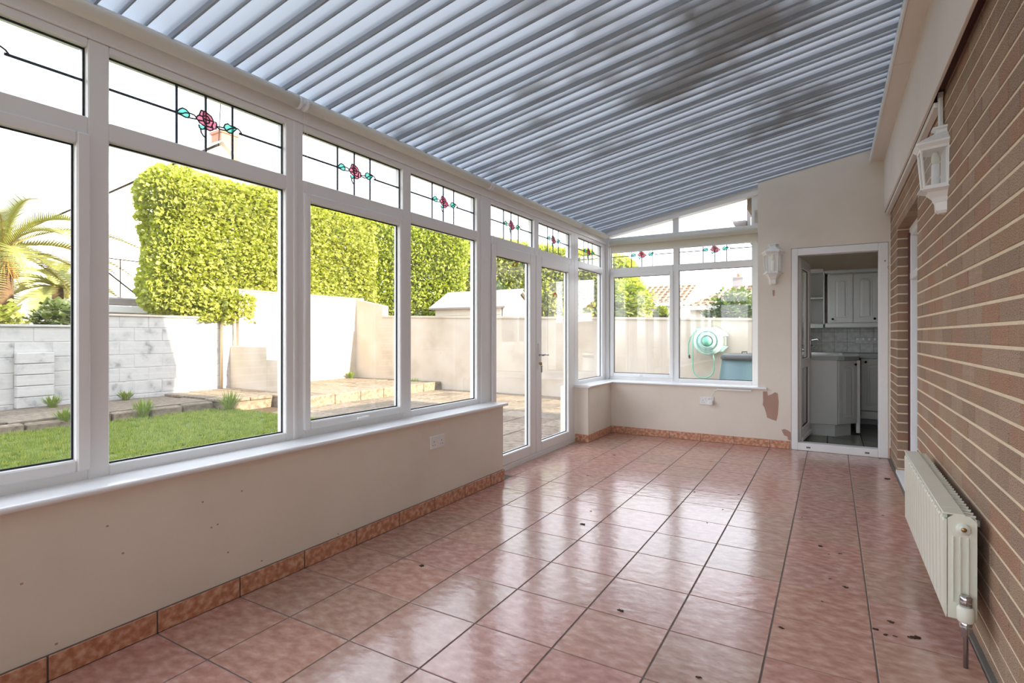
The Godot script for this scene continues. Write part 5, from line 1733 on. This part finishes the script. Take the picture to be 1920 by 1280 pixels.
# ==================================================================== neighbouring buildings
func neighbours() -> void:
	# white gabled house behind the hedge (its gable faces the garden)
	var w := thing("gabled_house", "white gabled house with a brick chimney behind the hedge", "house", Vector3(-26.6, -0.22, 0))
	var st := S()
	prism(st, PackedVector2Array([Vector2(-7.5, 0.0), Vector2(-24.4, 0.0), Vector2(-24.4, 4.6), Vector2(-16.3, 10.95), Vector2(-7.5, 4.6)]), Vector3.ZERO, Vector3(0, 0, 1), Vector3.UP, Vector3(-7, 0, 0))
	put(st, "wall", M.render_white, w)
	for s in [[-7.0, 4.3], [-25.0, 4.2]]:
		st = S()
		var d := (Vector3(0, 11.15, -16.3) - Vector3(0, s[1], s[0])).normalized()
		var up := Vector3(0, d.z, -d.y).normalized()
		if up.y < 0:
			up = -up
		prism(st, PackedVector2Array([Vector2(0, 0), Vector2(0.05, 0), Vector2(0.05, 1), Vector2(0, 1)]), Vector3(0.15, s[1], s[0]), up, Vector3(0, 11.15, -16.3) - Vector3(0, s[1], s[0]), Vector3(-7.4, 0, 0))
		put(st, "roof_slope", M.far_roof, w)
	var ch := Node3D.new()
	ch.name = "chimney"
	w.add_child(ch)
	boxpart(ch, "stack", M.chimney_brick, Vector3(-1.2, 9.0, -16.5), Vector3(-0.3, 11.75, -17.4), 0.02)
	boxpart(ch, "cap", M.chimney_brick, Vector3(-1.26, 11.75, -16.43), Vector3(-0.24, 11.9, -17.47), 0.02)
	st = S()
	rod(st, Vector3(-0.3, 10.8, -16.34), Vector3(-0.3, 13.2, -16.46), 0.025, 6)
	put(st, "aerial_mast", M.dark_metal, ch)
	# outbuilding behind the block wall
	var o := thing("outbuilding", "flat-roofed grey outbuilding behind the block wall", "outbuilding", Vector3(-13.5, -0.22, 0))
	boxpart(o, "wall", M.render_white, Vector3(-2.0, 0.0, -5.65), Vector3(-0.05, 2.0, -7.4))
	boxpart(o, "roof_edge", M.upvc, Vector3(-2.1, 1.86, -5.6), Vector3(0.05, 2.02, -7.5), 0.01)
	boxpart(o, "roof_felt", M.shed_roof, Vector3(-2.1, 2.02, -5.6), Vector3(0.0, 2.20, -7.5), 0.03)
	# garden shed
	var s := thing("garden_shed", "white boarded garden shed with a grey felt roof beyond the end wall", "shed", Vector3(0, -0.22, 0))
	for k in 9:
		var y := k * 0.24
		boxpart(s, "board", M.shed_board, Vector3(-9.85, y, -12.42), Vector3(-7.62, y + 0.235, -12.45), 0.006)
	for k in 9:
		boxpart(s, "board", M.shed_board, Vector3(-7.60, k * 0.24, -12.44), Vector3(-7.57, k * 0.24 + 0.235, -14.0), 0.006)
	st = S()
	prism(st, PackedVector2Array([Vector2(-12.44, 2.16), Vector2(-14.0, 2.16), Vector2(-13.22, 2.58)]), Vector3(-7.60, 0, 0), Vector3(0, 0, 1), Vector3.UP, Vector3(0.03, 0, 0))
	put(st, "gable_board", M.shed_board, s)
	for e in [[-12.30, 2.10], [-14.14, 2.10]]:
		st = S()
		var up := Vector3(0, 1, 0)
		prism(st, PackedVector2Array([Vector2(0, 0), Vector2(0.045, 0), Vector2(0.045, 1), Vector2(0, 1)]), Vector3(-7.45, e[1], e[0]), up, Vector3(0, 2.62 - e[1], -13.22 - e[0]), Vector3(-2.55, 0, 0))
		put(st, "roof_slope", M.shed_roof, s)
	st = S()
	prism(st, PackedVector2Array([Vector2(0, 0), Vector2(0.10, 0), Vector2(0.10, 1), Vector2(0, 1)]), Vector3(-7.44, 2.05, -12.30), Vector3(0, 1, 0), Vector3(0, 0.52, -0.92), Vector3(0.03, 0, 0))
	put(st, "barge_board", M.upvc, s)
	# bungalows seen through the end window
	bungalow("white bungalow with a clay tiled roof and gable end across the way", Vector3(0, -0.22, 0), -10.0, -5.15, -22.0, -25.5, 2.75, 3.47, false)
	bungalow("cream bungalow with a chimney and hipped clay roof behind the dark shrub", Vector3(0, -0.22, 0), -4.12, 2.8, -18.9, -21.6, 2.42, 3.08, true)


func bungalow(label: String, at: Vector3, x0: float, x1: float, z0: float, z1: float, eave: float, ridge: float, hip: bool) -> void:
	var o := thing("bungalow", label, "house", at)
	boxpart(o, "wall", M.render_white, Vector3(x0, 0, z0), Vector3(x1, eave, z1))
	var zr := z0 - 2.0
	var a := x0 - 0.25
	var b := x1 + 0.25
	var run := Vector3(0, ridge - eave + 0.12, -2.25)
	# roof courses, each with its own lower edge
	var st := S()
	var nc := 6
	for k in nc:
		var p := Vector3(0, eave - 0.12, z0 + 0.25) + run * k / nc
		var q := Vector3(0, eave - 0.12, z0 + 0.25) + run * (k + 1) / nc
		var cut_l := (1.4 * k / nc) if hip else 0.0
		var cut_r := (1.4 * (k + 1) / nc) if hip else 0.0
		var up := Vector3(0, 0.05, 0.0)
		quad(st, Vector3(a + cut_l, p.y, p.z) + up, Vector3(b, p.y, p.z) + up, Vector3(b, q.y, q.z), Vector3(a + cut_r, q.y, q.z), Vector3(0, -10, 0))
		quad(st, Vector3(a + cut_l, p.y, p.z), Vector3(b, p.y, p.z), Vector3(b, p.y, p.z) + up, Vector3(a + cut_l, p.y, p.z) + up, Vector3(0, 0, -100))
	put(st, "roof_courses", M.roof_tile, o)
	# rolls of the pantiles
	st = S()
	var n := int((b - a) / 0.24)
	for k in n:
		var x := a + 0.1 + k * 0.24
		var from := 0.0
		var s := Vector3(x, eave - 0.06, z0 + 0.25)
		var e := s + run
		if hip and x - a < 1.4:
			e = s + run * clampf((x - a) / 1.4, 0.05, 1.0)
		tube(st, [s, e], 0.045, 5)
	var rolls := put(st, "pantile_rolls", M.roof_tile, o)
	rolls.set_meta("kind", "stuff")
	boxpart(o, "ridge", M.roof_tile, Vector3(a + (1.3 if hip else 0.0), ridge - 0.04, zr - 0.1), Vector3(b, ridge + 0.07, zr + 0.08), 0.03)
	st = S()
	prism(st, PackedVector2Array([Vector2(zr, ridge), Vector2(z0 + 0.2, eave - 0.1), Vector2(z1, eave - 0.1)]), Vector3(x1 - 0.02 if not hip else x1 - 0.1, 0, 0), Vector3(0, 0, 1), Vector3.UP, Vector3(0.05, 0, 0))
	put(st, "gable", M.render_white, o)
	if not hip:
		st = S()
		prism(st, PackedVector2Array([Vector2(0, 0), Vector2(0.14, 0), Vector2(0.14, 1), Vector2(0, 1)]), Vector3(b - 0.05, eave - 0.2, z0 + 0.26), Vector3.UP, run, Vector3(0.06, 0, 0))
		put(st, "barge_board", M.upvc, o)
	boxpart(o, "eaves_board", M.upvc, Vector3(a, eave - 0.22, z0 + 0.2), Vector3(b, eave - 0.08, z0 + 0.26), 0.01)
	var wx: Array = [-6.9, -5.9] if not hip else [-3.66, -3.28]
	for x in wx:
		var wn := boxpart(o, "window", M.upvc, Vector3(x, 1.55, z0), Vector3(x + 0.32, 2.18, z0 + 0.04), 0.01)
		boxpart(wn, "pane", M.house_glass, Vector3(x + 0.04, 1.59, z0 + 0.04), Vector3(x + 0.28, 2.14, z0 + 0.046))
	if hip:
		var c := Node3D.new()
		c.name = "chimney"
		o.add_child(c)
		boxpart(c, "stack", M.shed_roof, Vector3(-3.05, ridge - 0.3, zr - 0.2), Vector3(-2.68, ridge + 0.36, zr + 0.2), 0.02)
		st = S(true)
		rod(st, Vector3(-2.86, ridge + 0.36, zr), Vector3(-2.86, ridge + 0.5, zr), 0.07, 10)
		put(st, "pot", M.chimney_brick, c)


# ==================================================================== litter
func litter() -> void:
	# dead leaves and crumbs lying on the floor tiles
	var spots := [[-1.304, -3.074, 0.034], [-0.759, -2.19, 0.028], [-1.761, -2.114, 0.03], [-1.358, -3.334, 0.014], [-1.614, -3.537, 0.014], [-0.054, -3.41, 0.03], [0.038, -3.346, 0.018], [-0.013, -3.308, 0.012], [0.054, -2.912, 0.026], [-0.007, -2.978, 0.012], [0.204, -2.652, 0.026], [0.148, -2.556, 0.022], [0.178, -2.529, 0.02], [0.277, -2.562, 0.036], [0.257, -2.554, 0.02], [0.208, -2.534, 0.016], [0.385, -5.274, 0.05], [0.272, -5.613, 0.012], [0.281, -4.197, 0.016], [-0.161, -3.891, 0.014], [-0.579, -4.219, 0.016], [-0.869, -4.126, 0.018], [-0.62, -3.804, 0.012], [-0.658, -3.486, 0.012], [-1.798, -5.005, 0.026], [-2.062, -5.161, 0.016], [-1.72, -4.154, 0.014], [-1.29, -4.877, 0.012], [-0.387, -5.406, 0.012], [-0.035, -2.705, 0.012], [-0.171, -2.382, 0.022], [-0.385, -1.896, 0.022], [0.388, -6.104, 0.02]]      # x, z, size
	var st := S()
	prism(st, PackedVector2Array([Vector2(-0.5, -0.1), Vector2(-0.2, -0.32), Vector2(0.15, -0.2), Vector2(0.5, -0.25), Vector2(0.35, 0.05), Vector2(0.45, 0.3), Vector2(0.05, 0.18), Vector2(-0.25, 0.4)]), Vector3(0, 0, 0), Vector3.RIGHT, Vector3(0, 0.08, 1).normalized(), Vector3(0, 0.10, 0))
	st.generate_normals()
	var leaf := st.commit()
	for s in spots:
		var p := Vector3(s[0], 0.0, s[1])
		var o := MeshInstance3D.new()
		o.mesh = leaf
		o.material_override = M.dead_leaf
		o.name = numbered("dead_leaf")
		add_child(o)
		var k: float = s[2]
		o.transform = Transform3D(Basis(Vector3.UP, rng.randf() * TAU).scaled(Vector3(k, k, k * 0.7)), p + Vector3(0, 0.001, 0))
		tag(o, "small dark crumpled dead leaf lying on the floor tiles", "leaf", "dead leaves on the tiled floor")
	# unseen leaf clusters floated above the roof sheets to cast the soft dark blots
	var br := thing("blot_leaf_clusters", "unseen leaf clusters floated over the roof to cast soft dark blots", "branch", Vector3.ZERO)
	var where := []
	var blots := [[-0.53, -3.16, 0.26, 150], [-0.71, -3.36, 0.2, 90], [-0.38, -3.09, 0.22, 90], [-0.94, -3.49, 0.18, 70], [-0.26, -3.29, 0.16, 50], [-1.1, -3.45, 0.14, 40], [-0.98, -2.81, 0.12, 24], [-0.69, -2.75, 0.14, 30], [-0.53, -2.85, 0.18, 60], [-0.38, -4.13, 0.14, 34], [-0.2, -4.43, 0.22, 90], [-0.32, -4.69, 0.22, 80], [-0.54, -4.68, 0.18, 50], [-0.56, -3.75, 0.12, 22], [-1.26, -2.73, 0.1, 16], [-1.19, -3.02, 0.1, 16], [-1.59, -2.83, 0.08, 18], [-1.87, -2.32, 0.07, 14], [-2.15, -2.84, 0.08, 16], [-2.38, -2.64, 0.07, 12], [-1.72, -3.22, 0.08, 14], [-1.5, -3.97, 0.1, 18], [-1.79, -3.69, 0.07, 12], [-0.84, -4.99, 0.1, 16], [-0.2, -5.51, 0.1, 16], [-1.15, -2.24, 0.1, 16], [-0.95, -3.53, 0.14, 30], [-1.03, -2.48, 0.1, 14], [-2.29, -3.66, 0.06, 8], [-0.9, -3.1, 0.12, 20], [-0.93, -4.18, 0.1, 12]]      # x, z, spread, leaves
	var tw := S()
	var lf := leaf_mesh()
	for bl in blots:
		var p := Vector3(bl[0], 2.8656 + 0.18 * bl[0], bl[1])
		for i in int(bl[3] * 0.7):
			var q := p + Vector3(rng.randfn() * bl[2] * 0.62, 0, rng.randfn() * bl[2] * 0.42)
			q.y = 2.8656 + 0.18 * q.x + rng.randf_range(0.045, 0.12)
			var b := Basis(Vector3.UP, rng.randf() * TAU) * Basis(Vector3.RIGHT, rng.randf_range(-0.5, 0.5))
			var s := rng.randf_range(0.05, 0.09)
			where.append(Transform3D(b.scaled(Vector3(s, s, s)), q))
		var up := p + Vector3(0.0, 0.07, 0)
		tube(tw, [up, up + Vector3(rng.randf_range(0.1, 0.4), 0.1, rng.randf_range(-0.2, 0.2))], 0.006, 4)
	put(tw, "twigs", M.bark, br)
	scatter(br, "leaves", lf, M.blot_leaf, where, [])
